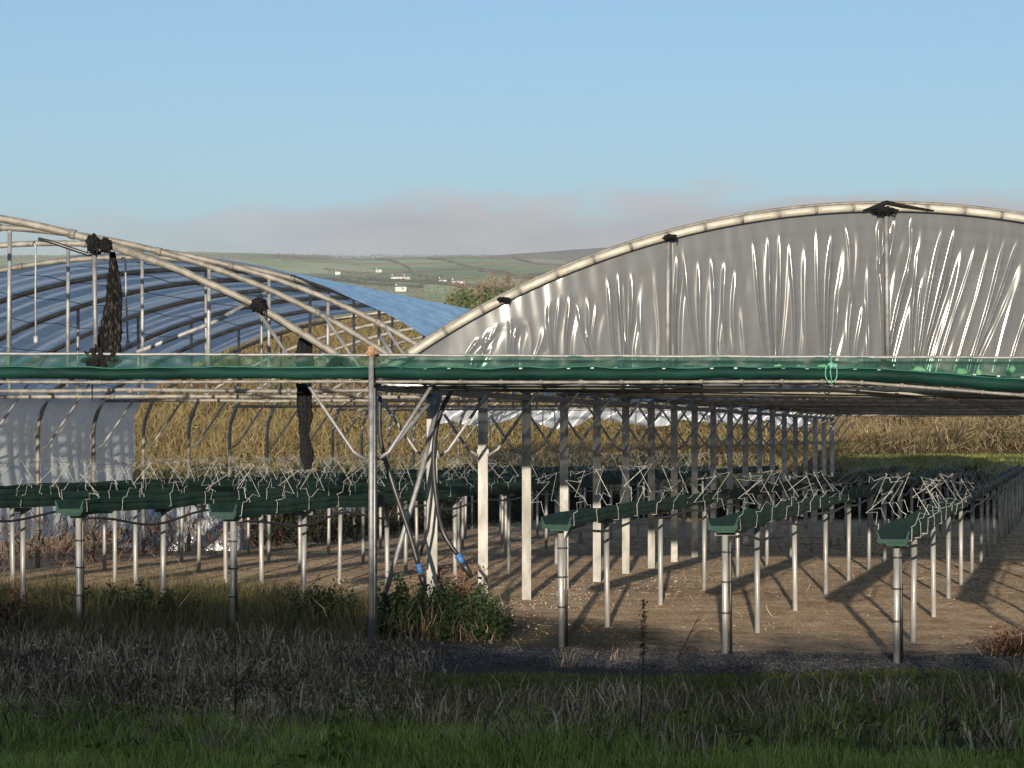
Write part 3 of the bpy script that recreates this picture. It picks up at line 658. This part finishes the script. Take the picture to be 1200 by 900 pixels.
lb = MB(); lb.tube([(0,0,-.3),(0,0,.99)], .028, 12); lb.box((0,0,.985),(.09,.02,.018)); leg_me = lb.mesh('leg'); leg_me.materials.append(M['leg'])
rows = [ # offset, front Y, top z, end Y, label
 (1.517,18.20,1.13,61.5,'nearest growing trough at the right, its open end towards the gravel'),
 (3.07,19.05,1.18,58.8,'growing trough second from the right front corner'),
 (4.65,19.70,1.19,57.9,'growing trough just right of the row of valley posts'),
 (-.03,18.0,1.13,60,'growing trough running off past the right edge of the picture'),
 (-1.58,18.0,1.13,60,'outermost growing trough under the right side of the sheeted tunnel'),
 (8.10,20.96,1.245,58.2,'growing trough just left of the front valley post'),
 (9.65,21.15,1.27,57.5,'growing trough second to the left of the front valley post'),
 (11.2,21.3,1.27,57,'middle growing trough of the bare tunnel'),
 (12.75,21.5,1.27,57,'growing trough one in from the milky side sheet'),
 (14.2,21.7,1.27,57,'growing trough closest to the milky side sheet'),
]
tprof = [(-.135,0),(-.126,0),(-.116,-.03),(-.10,-.07),(.10,-.07),(.116,-.03),(.126,0),(.135,0),(.136,-.03),(.127,-.037),(.127,-.062),(.133,-.068),(.122,-.105),(-.122,-.105),(-.133,-.068),(-.127,-.062),(-.127,-.037),(-.136,-.03)]
for ri, (o, Y0, zt, Y1, lab) in enumerate(rows):
    x0 = TAN*Y0-o; t = thing('growing_trough', (x0, Y0, 0), lab, 'trough', 'rows of raised growing troughs')
    zfar = 1.10; ztop = lambda Y: zt+(zfar-zt)*min(1, (Y-Y0)/38)
    ph = random.uniform(0,6); path = []
    Y = Y0-.22
    while Y < Y1: path.append((TAN*Y-o+.008*math.sin(Y*.9+ph), Y, ztop(Y)+.010*math.sin(Y*2.3+ph)+.006*math.sin(Y*5.1))); Y += .35
    vs_ = 1.15 if ri > 4 else 1.0
    b = MB(); b.prism([(a_, u_*vs_) for a_, u_ in reversed(tprof)], path); tr = b.build('trough', 'trough', t, False)
    b = MB(); p = path[0]; b.prism([(-.06,-.106*vs_),(.115,-.106*vs_),(.105,-.128*vs_),(-.05,-.128*vs_)], path[:3]); b.build('end_plate', 'trough', t, False)
    # legs
    L = [Y0, Y0+1.95]; 
    while L[-1]+2.76 < Y1: L.append(L[-1]+2.76)
    for Yl in L:
        xl = TAN*Yl-o; gzv = gz(xl, Yl); ob = bpy.data.objects.new('leg', leg_me); C.objects.link(ob); ob.parent = t
        hgt = ztop(Yl)-.118*vs_-gzv; ob.location = (xl-x0+jit(.01), Yl-Y0, gzv); ob.scale = (1,1,hgt/1.0); ob.rotation_euler = (jit(.018), jit(.014), 0)
    # brackets, each a little bent
    Y = Y0-.1; k = 0
    tipsL, tipsR = [], []
    while Y < Y1-.3:
        me = br_meshes[random.randrange(7)]; ob = bpy.data.objects.new('crop_bracket', me); C.objects.link(ob); ob.parent = t
        x = TAN*Y-o; z = ztop(Y); ob.location = (x-x0, Y-Y0, z); ry, rx, rz = jit(.10), jit(.30), jit(.25)-math.atan(TAN)*.9
        ob.rotation_euler = (rx, ry, rz); sc_ = random.uniform(.9,1.12)*(1 if ri < 5 else .93)*(1 if (ri > 4 or Y < Y0+5) else random.choice((.3,.45,.6,.8))); ob.scale = (1, 1, sc_)
        R = Matrix.LocRotScale(Vector((x,Y,z)), ob.rotation_euler, ob.scale)
        tipsL.append(R @ Vector((-.2,0,.345))); tipsR.append(R @ Vector((.2,0,.345)))
        Y += .98+jit(.12)+(0 if ri < 5 else jit(.2)); k += 1
    for tp in (tipsL, tipsR):
        b = MB(); b.tube([p for p in tp], .0018, 4); b.build('support_wire', 'wire', t)
    # water hose looped under the trough and down the front leg
    pts = []
    Y = Y0+.15
    while Y < Y1-1:
        ph2 = (Y-Y0)/2.76*math.pi*2; pts.append((TAN*Y-o+.15, Y, ztop(Y)-.15*vs_-.055*(1-math.cos(ph2))*(.6+.4*math.sin(Y*.37+ri)))); Y += .3
    b = MB(); b.tube([(x0+.045,Y0-.015,gz(x0,Y0)-.05),(x0+.04,Y0-.02,.5),(x0+.035,Y0-.01,ztop(Y0)-.22),(x0+.06,Y0,ztop(Y0)-.17)]+pts, .013, 7); b.build('water_hose', 'hose', t)
    for zz in (.35,.62,.88):
        b = MB(); b.tube([(x0+.008,Y0,zz),(x0+.008,Y0,zz+.012)], .05, 12); b.build('hose_tie', 'hose', t)
    if ri in (5,6):
        pass

# ------------------------------------------------------------------ loose plastic
def crumple(name, cx, cy, hw, hd, hh, label, seed, zb=None):
    n = 70; P = np.zeros((n,n,3)); zb = gz(cx,cy) if zb is None else zb
    for i in range(n):
        for j in range(n):
            u = i/(n-1)*2-1; v = j/(n-1)*2-1; q = Vector((u*2.2+seed, v*2.2, 0))
            rg = 1-abs(mnoise.noise(q*1.2))*2.2; r2 = 1-abs(mnoise.noise(q*3.1))*2
            e = max(0, 1-(u*u)**1.4)*max(0, 1-(v*v)**1.2)
            P[i,j] = (cx+u*hw*(1+.15*mnoise.noise(q*2)), cy+v*hd, zb+hh*e**.5*(.45+.4*rg+.22*r2))
    o = grid_mesh(name, P, 'scrap'); return tag(o, label, 'plastic sheet', 'heaps of discarded plastic')
crumple('plastic_sheet', -5.75, 39.6, .95, .5, .85, 'crumpled bluish plastic heap on the soil beside the milky side sheet', 1)
crumple('plastic_sheet', -4.3, 51, 1.5, .5, .6, 'pale plastic heap far back under the bare hoops', 4)
crumple('plastic_sheet', -6.6, 40.6, .6, .4, .7, 'smaller plastic heap left of the crumpled bluish one', 7)
# swagged sheet across the far end
P = np.zeros((260, 14, 3)); Yf = frame_Y(D0+NF-1)+.1
for i, px in enumerate(np.linspace(515, 962, 260)):
    dip = 10+11*abs(math.sin((px-520)*.034+.4*math.sin(px*.02)))**.7+4*math.sin(px*.05)
    for j in range(14):
        q = W(px, 478+dip*j/13, Yf); q.y += .10*math.sin(px*.17+j*.3); P[i,j] = q
tag(grid_mesh('swagged_sheet', P, 'scrap'), 'whitish plastic gathered in swags across the far end of the bare tunnel', 'plastic sheet')
for k, (px, py, w) in enumerate([(210,744,.035),(257,745,.03),(118,739,.025)]):
    Y = F*CZ/(py-HY); tag(blob('litter_scrap', 'litter', None, W(px,py-5,Y), (w*1.2,.03,.028), 30+k, 10, .6), 'white litter scrap on the dark ground %s' % ('between the two left trough legs','just left of the second trough leg','beside the leftmost trough leg')[k], 'litter', 'white scraps of litter')

# ------------------------------------------------------------------ vegetation and stones
def scatter(n, xf, y0, y1):
    Y = rng.uniform(y0, y1, n); X = rng.uniform(-1,1,n)*(.30*Y+1.2)
    return X, Y
def px_of(X, Y): return 600+F*X/Y
# lawn at the bottom
X, Y = scatter(120000, None, 10.6, 15.9); px = px_of(X, Y)
edge = np.interp(px, [-200,0,250,420,560,700,850,1000,1200,1400], [15.0,15.1,14.6,14.3,14.1,13.5,13.25,13.2,13.1,13.0])+.9*(vn(X,Y,1.1)-.5)
k = (Y < edge); X, Y = X[k], Y[k]; edge = edge[k]
hh = rng.uniform(.05,.13,len(X))*(.55+.9*vn(X,Y,1.7,2)); V, T = blades(np.stack([X,Y,G(X,Y)-.01],1), hh, rng.uniform(.0018,.0040,len(X)), .8, .45)
tag(tri_mesh('grass', V, T, 'grass'), 'green lawn grass along the front', 'grass', kind='stuff')
# taller tufts in the lawn
cx, cy = scatter(170, None, 12.2, 14.6); X = np.repeat(cx, 26)+rng.normal(size=170*26)*.06; Y = np.repeat(cy, 26)+rng.normal(size=170*26)*.06
hh = rng.uniform(.10,.26,len(X)); V, T = blades(np.stack([X,Y,G(X,Y)-.01],1), hh, rng.uniform(.002,.0035,len(X)), .6, .4)
tag(tri_mesh('grass', V, T, 'grass'), 'taller tufts in the lawn', 'grass', kind='stuff')
cx, cy = scatter(60, None, 12.3, 15.3); cen = []
for a_, b_ in zip(cx, cy):
    q = 34; th = rng.uniform(0,6.28,q); r_ = rng.uniform(.02,.16,q); cen.append(np.stack([a_+r_*np.cos(th), b_+r_*np.sin(th), G(a_,b_)+.03+rng.uniform(0,.11,q)*(1-r_*4)],1))
cen = np.concatenate(cen); V, T = leaves(cen, rng.uniform(.015,.05,len(cen)), .6, .4)
tag(tri_mesh('broadleaf_weeds', V, T, 'moss'), 'broad leaved weeds in the lawn edge', 'weeds', kind='stuff')
# mossy short grass
X, Y = scatter(90000, None, 13.3, 17.9); px = px_of(X, Y)
k = (rng.uniform(0,1,len(X)) < sm(150,560,px)*.9+.12) & (Y > 13.4) & (Y < 17.4+.6*(vn(X,Y,1.2,6)-.5)); X, Y = X[k], Y[k]
V, T = blades(np.stack([X,Y,G(X,Y)-.005],1), rng.uniform(.02,.06,len(X)), rng.uniform(.002,.005,len(X)), .7, .4)
tag(tri_mesh('mossy_grass', V, T, 'moss'), 'short mossy grass in front of the gravel', 'grass', kind='stuff')
# dead weeds
cx, cy = scatter(3300, None, 12.9, 20.4); px = px_of(cx, cy)
dens = np.interp(px, [-200,380,450,560,1200], [1,1,.75,.22,.2])*np.interp(cy, [13.6,14.3,19.6,20.4],[.3,1,.9,.3]) + np.where((cy<15.9)&(cy>13.0)&(px>480), .55, 0)
dens = np.where((cy > 16.4)&(px > 520), 0.01, dens)
k = rng.uniform(0,1,len(cx)) < dens*(.25+1.2*vn(cx,cy,1.3,9)); cx, cy = cx[k], cy[k]; m = 15; n = len(cx)
X = np.repeat(cx,m)+rng.normal(size=n*m)*.07; Y = np.repeat(cy,m)+rng.normal(size=n*m)*.07
hs = np.repeat(rng.uniform(.3,1.0,n), m); hh = rng.uniform(.10,.38,len(X))*hs
V, T = blades(np.stack([X,Y,G(X,Y)-.01],1), hh, rng.uniform(.0025,.007,len(X)), 1.1, .6)
tag(tri_mesh('dead_weeds', V, T, 'dead'), 'tangle of dead grey brown weeds before the tunnels', 'weeds', kind='stuff')
X, Y = scatter(16000, None, 14.2, 19.4); px = px_of(X,Y); k = (px < 470+60*vn(X,Y,2)); X, Y = X[k], Y[k]
V, T = leaves(np.stack([X,Y,G(X,Y)+rng.uniform(0,.12,len(X))],1), rng.uniform(.008,.03,len(X)), aspect=.35)
tag(tri_mesh('leaf_litter', V, T, 'dead'), 'dead leaves and stems lying on dark soil', 'litter', kind='stuff')
# tall grass at the left, at the feet of the first troughs
X, Y = scatter(52000, None, 20.2, 26.5); px = px_of(X,Y)
lim = np.interp(Y, [20,21,22.5,24.5,26.5],[545,570,560,470,330]); edge = 25.6+1.6*(vn(X,Y,.9,3)-.5)-1.5*sm(200,500,px)
k = (px < lim) & (Y < edge) & (rng.uniform(0,1,len(X)) < .35+vn(X,Y,1.4,8)); X, Y = X[k], Y[k]
V, T = blades(np.stack([X,Y,G(X,Y)-.01],1), rng.uniform(.15,.5,len(X))*(.5+.7*vn(X,Y,1.4,8)), rng.uniform(.003,.006,len(X)), .7, .5)
tag(tri_mesh('tall_grass', V, T, 'tallgrass'), 'tall mixed grass and weeds under the left troughs', 'grass', kind='stuff')
def bush(name, cx, cy, rx, ry, rz, label, mat, n, leaf, cat='bush', tw='dead', group=None):
    zb = gz(cx, cy); t = thing(name, (cx, cy, zb), label, cat, group)
    th = rng.uniform(0,2*np.pi,n); r = rng.uniform(0,1,n)**.6; ph = rng.uniform(0,np.pi/2,n)
    lump = .75+.3*np.sin(th*3+cx*5)+.2*np.sin(th*5+ph*6+cy)
    cen = np.stack([cx+rx*r*lump*np.cos(th)*np.cos(ph*.85), cy+ry*r*lump*np.sin(th)*np.cos(ph*.85), zb+rz*r*lump*np.sin(ph)+.02],1)
    V, T = leaves(cen, rng.uniform(.5,1.3,n)*leaf, aspect=.55); tri_mesh('foliage', V, T, mat, t)
    m = max(30, n//40); th = rng.uniform(0,2*np.pi,m); r = rng.uniform(0,.7,m)
    V, T = twigs(np.stack([cx+rx*r*np.cos(th), cy+ry*r*np.sin(th), np.full(m, zb)],1), rng.uniform(.5,1.15,m)*rz, np.full(m,.005), 1.2); tri_mesh('stem', V, T, tw, t)
    return t
BG = 'weedy bushes under the troughs'
bush('weed_bush', -.98, 20.6, .55, .4, .50, 'dark green bush at the foot of the front valley post', 'bushleaf', 7000, .022, group=BG)
bush('weed_bush', -.42, 21.0, .50, .4, .42, 'dark green bush between the second and third posts', 'bushleaf', 6000, .022, group=BG)
bush('weed_bush', -.30, 20.35, .42, .3, .28, 'low green clump at the edge of the gravel by the posts', 'bushleaf', 3500, .020, group=BG)
bush('weed_bush', -.62, 22.0, .5, .4, .62, 'brown stemmed bush behind the dark green one', 'redbrush', 3500, .022, group=BG)
bush('weed_bush', -3.55, 21.6, .5, .4, .38, 'green weed clump right of the leftmost trough leg', 'bushleaf', 4000, .02, group=BG)
bush('weed_bush', -4.15, 22.2, .5, .4, .34, 'green weed clump behind the leftmost trough leg', 'bushleaf', 3500, .02, group=BG)
bush('weed_bush', -1.9, 21.6, .5, .35, .42, 'green weed clump left of the front valley post', 'bushleaf', 4000, .02, group=BG)
bush('weed_bush', 4.35, 18.9, .45, .25, .22, 'reddish dead clump on the gravel at the right edge', 'redbrush', 2500, .016, group=BG)
bush('weed_bush', -4.9, 21.0, .5, .4, .42, 'brown weed clump at the left edge of the picture', 'redbrush', 3500, .022, group=BG)
# single tall stalks
def stalk(px, py_b, py_t, Y, lean, label, heads=True, branches=0, group='single dead stalks'):
    b0 = W(px, py_b, Y); b0.z = gz(b0.x, Y); H = (py_b-py_t)*Y/F; t = thing('dead_stalk', b0, label, 'plant', group)
    top = b0+Vector((lean, 0, H)); b = MB(); b.tube([b0-Vector((0,0,.03)), b0.lerp(top,.5)+Vector((.01,0,0)), top], [.006,.0045,.002], 6)
    tips = []
    for i in range(branches):
        s = random.uniform(.25,.8); p = b0.lerp(top, s); a = random.choice((-1,1)); L = H*random.uniform(.18,.4); e = p+Vector((a*L*.75, jit(.08), L*.75)); b.tube([p, p.lerp(e,.5)+Vector((0,0,-.01)), e], [.004,.003,.0015], 5); tips.append(e)
    b.build('stem', 'seed', t)
    if heads:
        n = 260; s = rng.uniform(.55,1,n)
        if branches: s = rng.uniform(.3,1,n)
        c = np.array([list(b0.lerp(top, float(q))) for q in s])+rng.normal(size=(n,3))*[.012,.012,.01]
        if tips: c[:160] = np.array([list(tips[i%len(tips)]) for i in range(160)])+rng.normal(size=(160,3))*.018
        V, T = leaves(c, rng.uniform(.004,.010,n), aspect=.8); tri_mesh('seed_head', V, T, 'seed', t)
stalk(749,868,705,13.6,.03,'tall dark red dock stalk before the gravel')
stalk(790,772,715,18.4,.22,'slim bent stem leaning right at the gravel edge',False,2)
stalk(275,852,740,14.2,.0,'branched dead weed nearest the left side',True,9)
stalk(340,860,792,14.0,-.02,'shorter branched dead weed beside a taller one',True,5)
stalk(172,760,720,18.9,.0,'small dead stem by the dark ground at the left',False,3)
stalk(463,790,752,17.6,-.06,'pale snapped stalk at the foot of the front post',False,1)
stalk(1105,885,825,13.2,.02,'thin dead stem in the grass at lower right',True,4)
# gravel strip and rubble
def stones(X, Y, s, mat, label, name='gravel'):
    n = len(X); c = np.stack([X,Y,G(X,Y)+s*.25],1)
    oc = np.array([[1,0,0],[0,1,0],[-1,0,0],[0,-1,0],[0,0,.6],[0,0,-.6]]); a = rng.uniform(0,6.28,n); ca, sa = np.cos(a), np.sin(a)
    P = oc[None]*rng.uniform(.6,1.3,(n,6,1)); x = P[...,0]*ca[:,None]-P[...,1]*sa[:,None]; y = P[...,0]*sa[:,None]+P[...,1]*ca[:,None]
    V = (c[:,None,:]+np.stack([x,y,P[...,2]],-1)*s[:,None,None]).reshape(-1,3); o = np.arange(n)[:,None]*6
    T = np.concatenate([o+np.array([q]) for q in [[0,1,4],[1,2,4],[2,3,4],[3,0,4],[1,0,5],[2,1,5],[3,2,5],[0,3,5]]],0)
    return tag(tri_mesh(name, V, T, mat), label, 'gravel', kind='stuff')
X, Y = scatter(110000, None, 17.0, 20.2); px = px_of(X,Y); mid = np.interp(px,[0,500,800,1200],[19.0,18.95,18.55,17.9]); wd = .85
k = (np.abs(Y-mid) < wd*rng.uniform(0,1,len(X))**.5*1.1) & (rng.uniform(0,1,len(X)) < sm(300,620,px)*.9+.12); X, Y = X[k], Y[k]
stones(X, Y, rng.uniform(.005,.018,len(X))**1.0, 'stone', 'dark gravel strip between the moss and the bare soil')
X, Y = scatter(26000, None, 19.2, 31); px = px_of(X,Y)
d_ = np.abs(px-np.interp(Y,[20,23,27,31],[520,600,700,800])); k = (rng.uniform(0,1,len(X)) < .6*np.exp(-(d_/60)**2)+.02*(px>560)); X, Y = X[k], Y[k]
stones(X, Y, rng.uniform(.006,.024,len(X))*rng.uniform(.4,1,len(X)), 'paleston', 'pale rubble lying along the valley posts', 'rubble')

X, Y = scatter(90000, None, 18.7, 46); k = (rng.uniform(0,1,len(X)) < .25+.75*vn(X,Y,1.1,5)) & (px_of(X,Y) > 60)
X, Y = X[k], Y[k]; stones(X, Y, rng.uniform(.003,.011,len(X))*np.interp(Y,[19,46],[1,1.8]), 'clod', 'crumbs and clods of bare soil under the troughs', 'soil_crumbs')
X, Y = scatter(3500, None, 19, 34); V, T = twigs(np.stack([X,Y,G(X,Y)+.01],1), rng.uniform(.04,.22,len(X)), np.full(len(X),.002), -.75)
tag(tri_mesh('straw_litter', V, T, 'dead'), 'bits of dry straw on the soil', 'litter', kind='stuff')
# scrub behind
def brushfield(n, x0, x1, y0, y1, mat, label, hmul, keep=None, w=(.006,.016), L=(.25,.8), name='scrub'):
    X = rng.uniform(x0,x1,n); Y = rng.uniform(y0,y1,n)
    if keep is not None: k = keep(X,Y); X, Y = X[k], Y[k]
    hl = hmul*(.3+1.0*vn(X,Y,.35,7)); Z = G(X,Y)+rng.uniform(0,1,len(X))*hl
    V, T = twigs(np.stack([X,Y,Z],1), rng.uniform(*L,len(X)), rng.uniform(*w,len(X)), .5)
    return tag(tri_mesh(name, V, T, mat), label, 'scrub', kind='stuff')
brushfield(170000, -32, 13.5, 66, 99, 'brush', 'dense orange brown scrub on the bank behind the bare tunnel', 1.3, lambda X,Y: px_of(X,Y) < 985+60*(vn(X,Y,.3)-.5))
brushfield(110000, 8, 40, 67, 99, 'brush_right', 'pale tan scrub on the bank behind the sheeted tunnel', 1.1, lambda X,Y: px_of(X,Y) > 960+60*(vn(X,Y,.3)-.5))
brushfield(26000, -24, 12, 59.5, 65.5, 'brush', 'reddish scrub at the foot of the bank', .9, lambda X,Y: px_of(X,Y) < 1000, name='low_scrub')
brushfield(70000, -16, 13, 58.3, 61.5, 'darkbush', 'dark shaded undergrowth across the far ends of the troughs', 1.0, w=(.012,.03), L=(.1,.35), name='undergrowth')  # shaded far brush; part of its shade is put into the dark colour
X0 = lambda Y: TAN*Y-15.6
brushfield(90000, -16, 3, 27, 58, 'redbrush', 'reddish brown brambles along the foot of the milky side sheet', .75, lambda X,Y: (X < X0(Y)+1.0+.6*(vn(X,Y,.8)-.5)) & (X > X0(Y)-.9), w=(.004,.010), L=(.08,.28), name='brambles')
brushfield(60000, -16, 4, 40, 58, 'darkbush', 'dark undergrowth along the far left of the bare tunnel', .7, lambda X,Y: (X < X0(Y)+1.6+.6*(vn(X,Y,.8)-.5)) & (X > X0(Y)-.9), w=(.008,.02), L=(.08,.25), name='undergrowth')
X = rng.uniform(-16,25,60000); Y = rng.uniform(61.5,67,60000); V, T = blades(np.stack([X,Y,G(X,Y)],1), rng.uniform(.05,.2,60000), rng.uniform(.008,.02,60000), .6)
M['fargrass'] = veg('sunlit_field_grass', [(.09,.11,.03),(.16,.18,.05),(.24,.24,.09)], .8, .2)
tag(tri_mesh('field_grass', V, T, 'fargrass'), 'sunlit pale grass beyond the far ends', 'grass', kind='stuff')
for px, Y, w, h_, lab in [(905,72,1.6,3.2,'dark green bush on the scrub bank left of centre right'),(1070,74,.9,2.2,'slim green bush in the pale scrub behind the right troughs'),(1178,72,1.0,1.6,'yellow green bush in the pale scrub near the right edge'),(1182,80,1.2,2.5,'dark bush high in the pale scrub at the right edge')]:
    X = (px-600)*Y/F; bush('scrub_bush', X, Y, w, w, h_, lab.replace(' left of centre right',' beside the end of the valley posts'), 'ivy', 2500, .07, tw='twig', group='green bushes in the scrub')

for px, Y, w, h_, mt, lab in [(335,73,1.3,1.8,'ivy','olive bush in the orange scrub seen between two curved outer legs'),(425,75,1.6,2.0,'redbrush','dark red shrub in the orange scrub behind the front valley post'),(545,72,1.2,1.7,'redbrush','dark red shrub in the scrub between the second and third posts'),
    (630,74,1.7,2.2,'ivy','green bush in the scrub under the white swags at their left'),(720,73,1.5,2.1,'redbrush','rusty shrub in the scrub under the middle of the white swags'),(800,74,1.4,2.0,'ivy','green bush in the scrub under the right half of the swags'),(240,76,1.8,2.0,'redbrush','dark red shrub in the scrub just right of the milky side sheet'),(1010,75,1.6,2.0,'redbrush','rusty shrub in the tan scrub just right of the last valley post')]:
    bush('scrub_bush', (px-600)*Y/F, Y, w, w*.8, h_, lab, mt, 3000, .06, tw='twig', group='shrubs on the scrub bank')
# unseen hedge added behind the camera, its height shaped to shade the front ground
def hedge(x0, x1, hf, label):
    t = thing('shade_hedge', ((x0+x1)/2, -10, 0), label, 'hedge')
    xs_ = np.linspace(x0, x1, 90); P = []
    for x in xs_:
        H = hf(x); P.append([(x,-9.2,-.2),(x,-9.1,H*.5),(x,-9.5,H*.9),(x,-10,H-.2),(x,-10.5,H*.9),(x,-10.9,H*.5),(x,-10.8,-.2)])
    grid_mesh('hedge_core', np.array(P), 'darkbush', t)
    n = 26000; X = rng.uniform(x0,x1,n); H = np.array([hf(x) for x in X]); ph = rng.uniform(0,np.pi,n)
    Z = H*.55+H*.47*np.sin(ph); Y = -10+np.cos(ph)*1.0+rng.normal(size=n)*.1; V, T = leaves(np.stack([X,Y,Z+rng.normal(size=n)*.10],1), rng.uniform(.05,.13,n)); tri_mesh('foliage', V, T, 'bushleaf', t)
def hf(x):
    base = np.interp(x, [-60,-12,-8,-4.6,-3.6,-2.6,-.6,6,60], [5.3,5.2,5.1,5.02,4.75,4.5,4.2,4.15,4.12])
    return float(base+.05*math.sin(x*3.1)+.035*math.sin(x*7.7+1))
hedge(-45, 40, hf, 'unseen hedge added behind the viewer to shade the grass')

# ------------------------------------------------------------------ air, sky, sun, camera
SUN_EL = math.radians(8.2); sdir = Vector((-.0857,-1,0)).normalized()*math.cos(SUN_EL)+Vector((0,0,math.sin(SUN_EL)))
L = bpy.data.lights.new('sun', 'SUN'); L.energy = 4.6; L.angle = math.radians(.5); L.color = (1,.88,.72)
lo = bpy.data.objects.new('sun', L); C.objects.link(lo); lo.rotation_euler = (-sdir).to_track_quat('-Z','Y').to_euler(); lo.location = (-5,-40,20)
w = bpy.data.worlds.new('World'); sc.world = w; w.use_nodes = True; nt = w.node_tree; nd = nt.nodes; lk = nt.links
bg = nd['Background']; sky = nd.new('ShaderNodeTexSky'); sky.sky_type = 'NISHITA'; sky.sun_disc = False
sky.sun_elevation = SUN_EL; sky.sun_rotation = math.atan2(sdir.x, sdir.y); sky.air_density = 1.0; sky.dust_density = 1.0; sky.ozone_density = 3.2
SKYS = .108
tc = nd.new('ShaderNodeTexCoord'); sep = nd.new('ShaderNodeSeparateXYZ'); lk.new(tc.outputs['Generated'], sep.inputs[0])
mp = nd.new('ShaderNodeMapping'); mp.inputs['Scale'].default_value = (9,9,26); lk.new(tc.outputs['Generated'], mp.inputs[0])
n1 = nd.new('ShaderNodeTexNoise'); n1.inputs['Scale'].default_value = 1.3; n1.inputs['Detail'].default_value = 8; n1.inputs['Roughness'].default_value = .58; lk.new(mp.outputs[0], n1.inputs['Vector'])
def mth(op, a, b=None, c=None):
    x = nd.new('ShaderNodeMath'); x.operation = op
    for i, v in enumerate([a,b,c]):
        if v is None: continue
        if isinstance(v,(int,float)): x.inputs[i].default_value = v
        else: lk.new(v, x.inputs[i])
    return x.outputs[0]
def mr(v, a, b, c, d, sm_=True):
    x = nd.new('ShaderNodeMapRange'); x.interpolation_type = 'SMOOTHSTEP' if sm_ else 'LINEAR'
    for i, q in zip((1,2,3,4),(a,b,c,d)): x.inputs[i].default_value = q
    lk.new(v, x.inputs[0]); return x.outputs[0]
vv = mth('MULTIPLY_ADD', mth('SUBTRACT', n1.outputs[0], .5), -.06, sep.outputs[2])
topc = mr(sep.outputs[0], -.22, -.02, .100, .111); hid = mth('SUBTRACT', vv, topc)
mask = mr(hid, -.010, .004, 1, 0); side = mr(sep.outputs[0], -.21, -.03, .4, 1); mask = mth('MULTIPLY', mask, side)
mask = mth('MULTIPLY', mask, mr(sep.outputs[1], 0, .4, 0, 1))
n2 = nd.new('ShaderNodeTexNoise'); n2.inputs['Scale'].default_value = 2.6; n2.inputs['Detail'].default_value = 6; lk.new(mp.outputs[0], n2.inputs['Vector'])
cr = ramp(nd, [(.3,(.25,.265,.285)),(.7,(.33,.332,.345))]); lk.new(n2.outputs[0], cr.inputs[0])
sk = nd.new('ShaderNodeVectorMath'); sk.operation = 'SCALE'; lk.new(sky.outputs[0], sk.inputs[0]); sk.inputs['Scale'].default_value = SKYS
mx = nd.new('ShaderNodeMix'); mx.data_type = 'RGBA'; lk.new(mth('MULTIPLY', mask, 1.0), mx.inputs[0]); lk.new(sk.outputs[0], mx.inputs[6]); lk.new(cr.outputs[0], mx.inputs[7])
lk.new(mx.outputs[2], bg.inputs[0]); bg.inputs[1].default_value = 1.0

hz = MB(); hz.box((0, 3300, 172), (6500, 3500, 178)); 
M['haze'], nt_, nd_, lk_, b_ = new_mat('pale_air'); nd_.remove(b_); pv = nd_.new('ShaderNodeVolumePrincipled')
pv.inputs['Density'].default_value = 1.7e-4; pv.inputs['Color'].default_value = (.90,.90,.92,1); pv.inputs['Anisotropy'].default_value = .2
lk_.new(pv.outputs[0], nd_['Material Output'].inputs['Volume'])
if True:
    ho = hz.build('haze', 'haze', None, False); tag(ho, kind='stuff')

cam = bpy.data.cameras.new('camera'); co = bpy.data.objects.new('camera', cam); C.objects.link(co); sc.camera = co
co.location = (0,0,CZ); co.rotation_euler = (math.radians(90),0,0); cam.sensor_width = 36; cam.lens = F/1200*36; cam.shift_y = 60/1200
cam.clip_start = .1; cam.clip_end = 20000
sc.view_settings.view_transform = 'Standard'; sc.view_settings.look = 'None'; sc.view_settings.exposure = 0.88; sc.view_settings.gamma = 1
sc.view_settings.use_curve_mapping = False
sc.cycles.max_bounces = 8; sc.cycles.transparent_max_bounces = 24; sc.cycles.volume_bounces = 0; sc.cycles.use_denoising = True
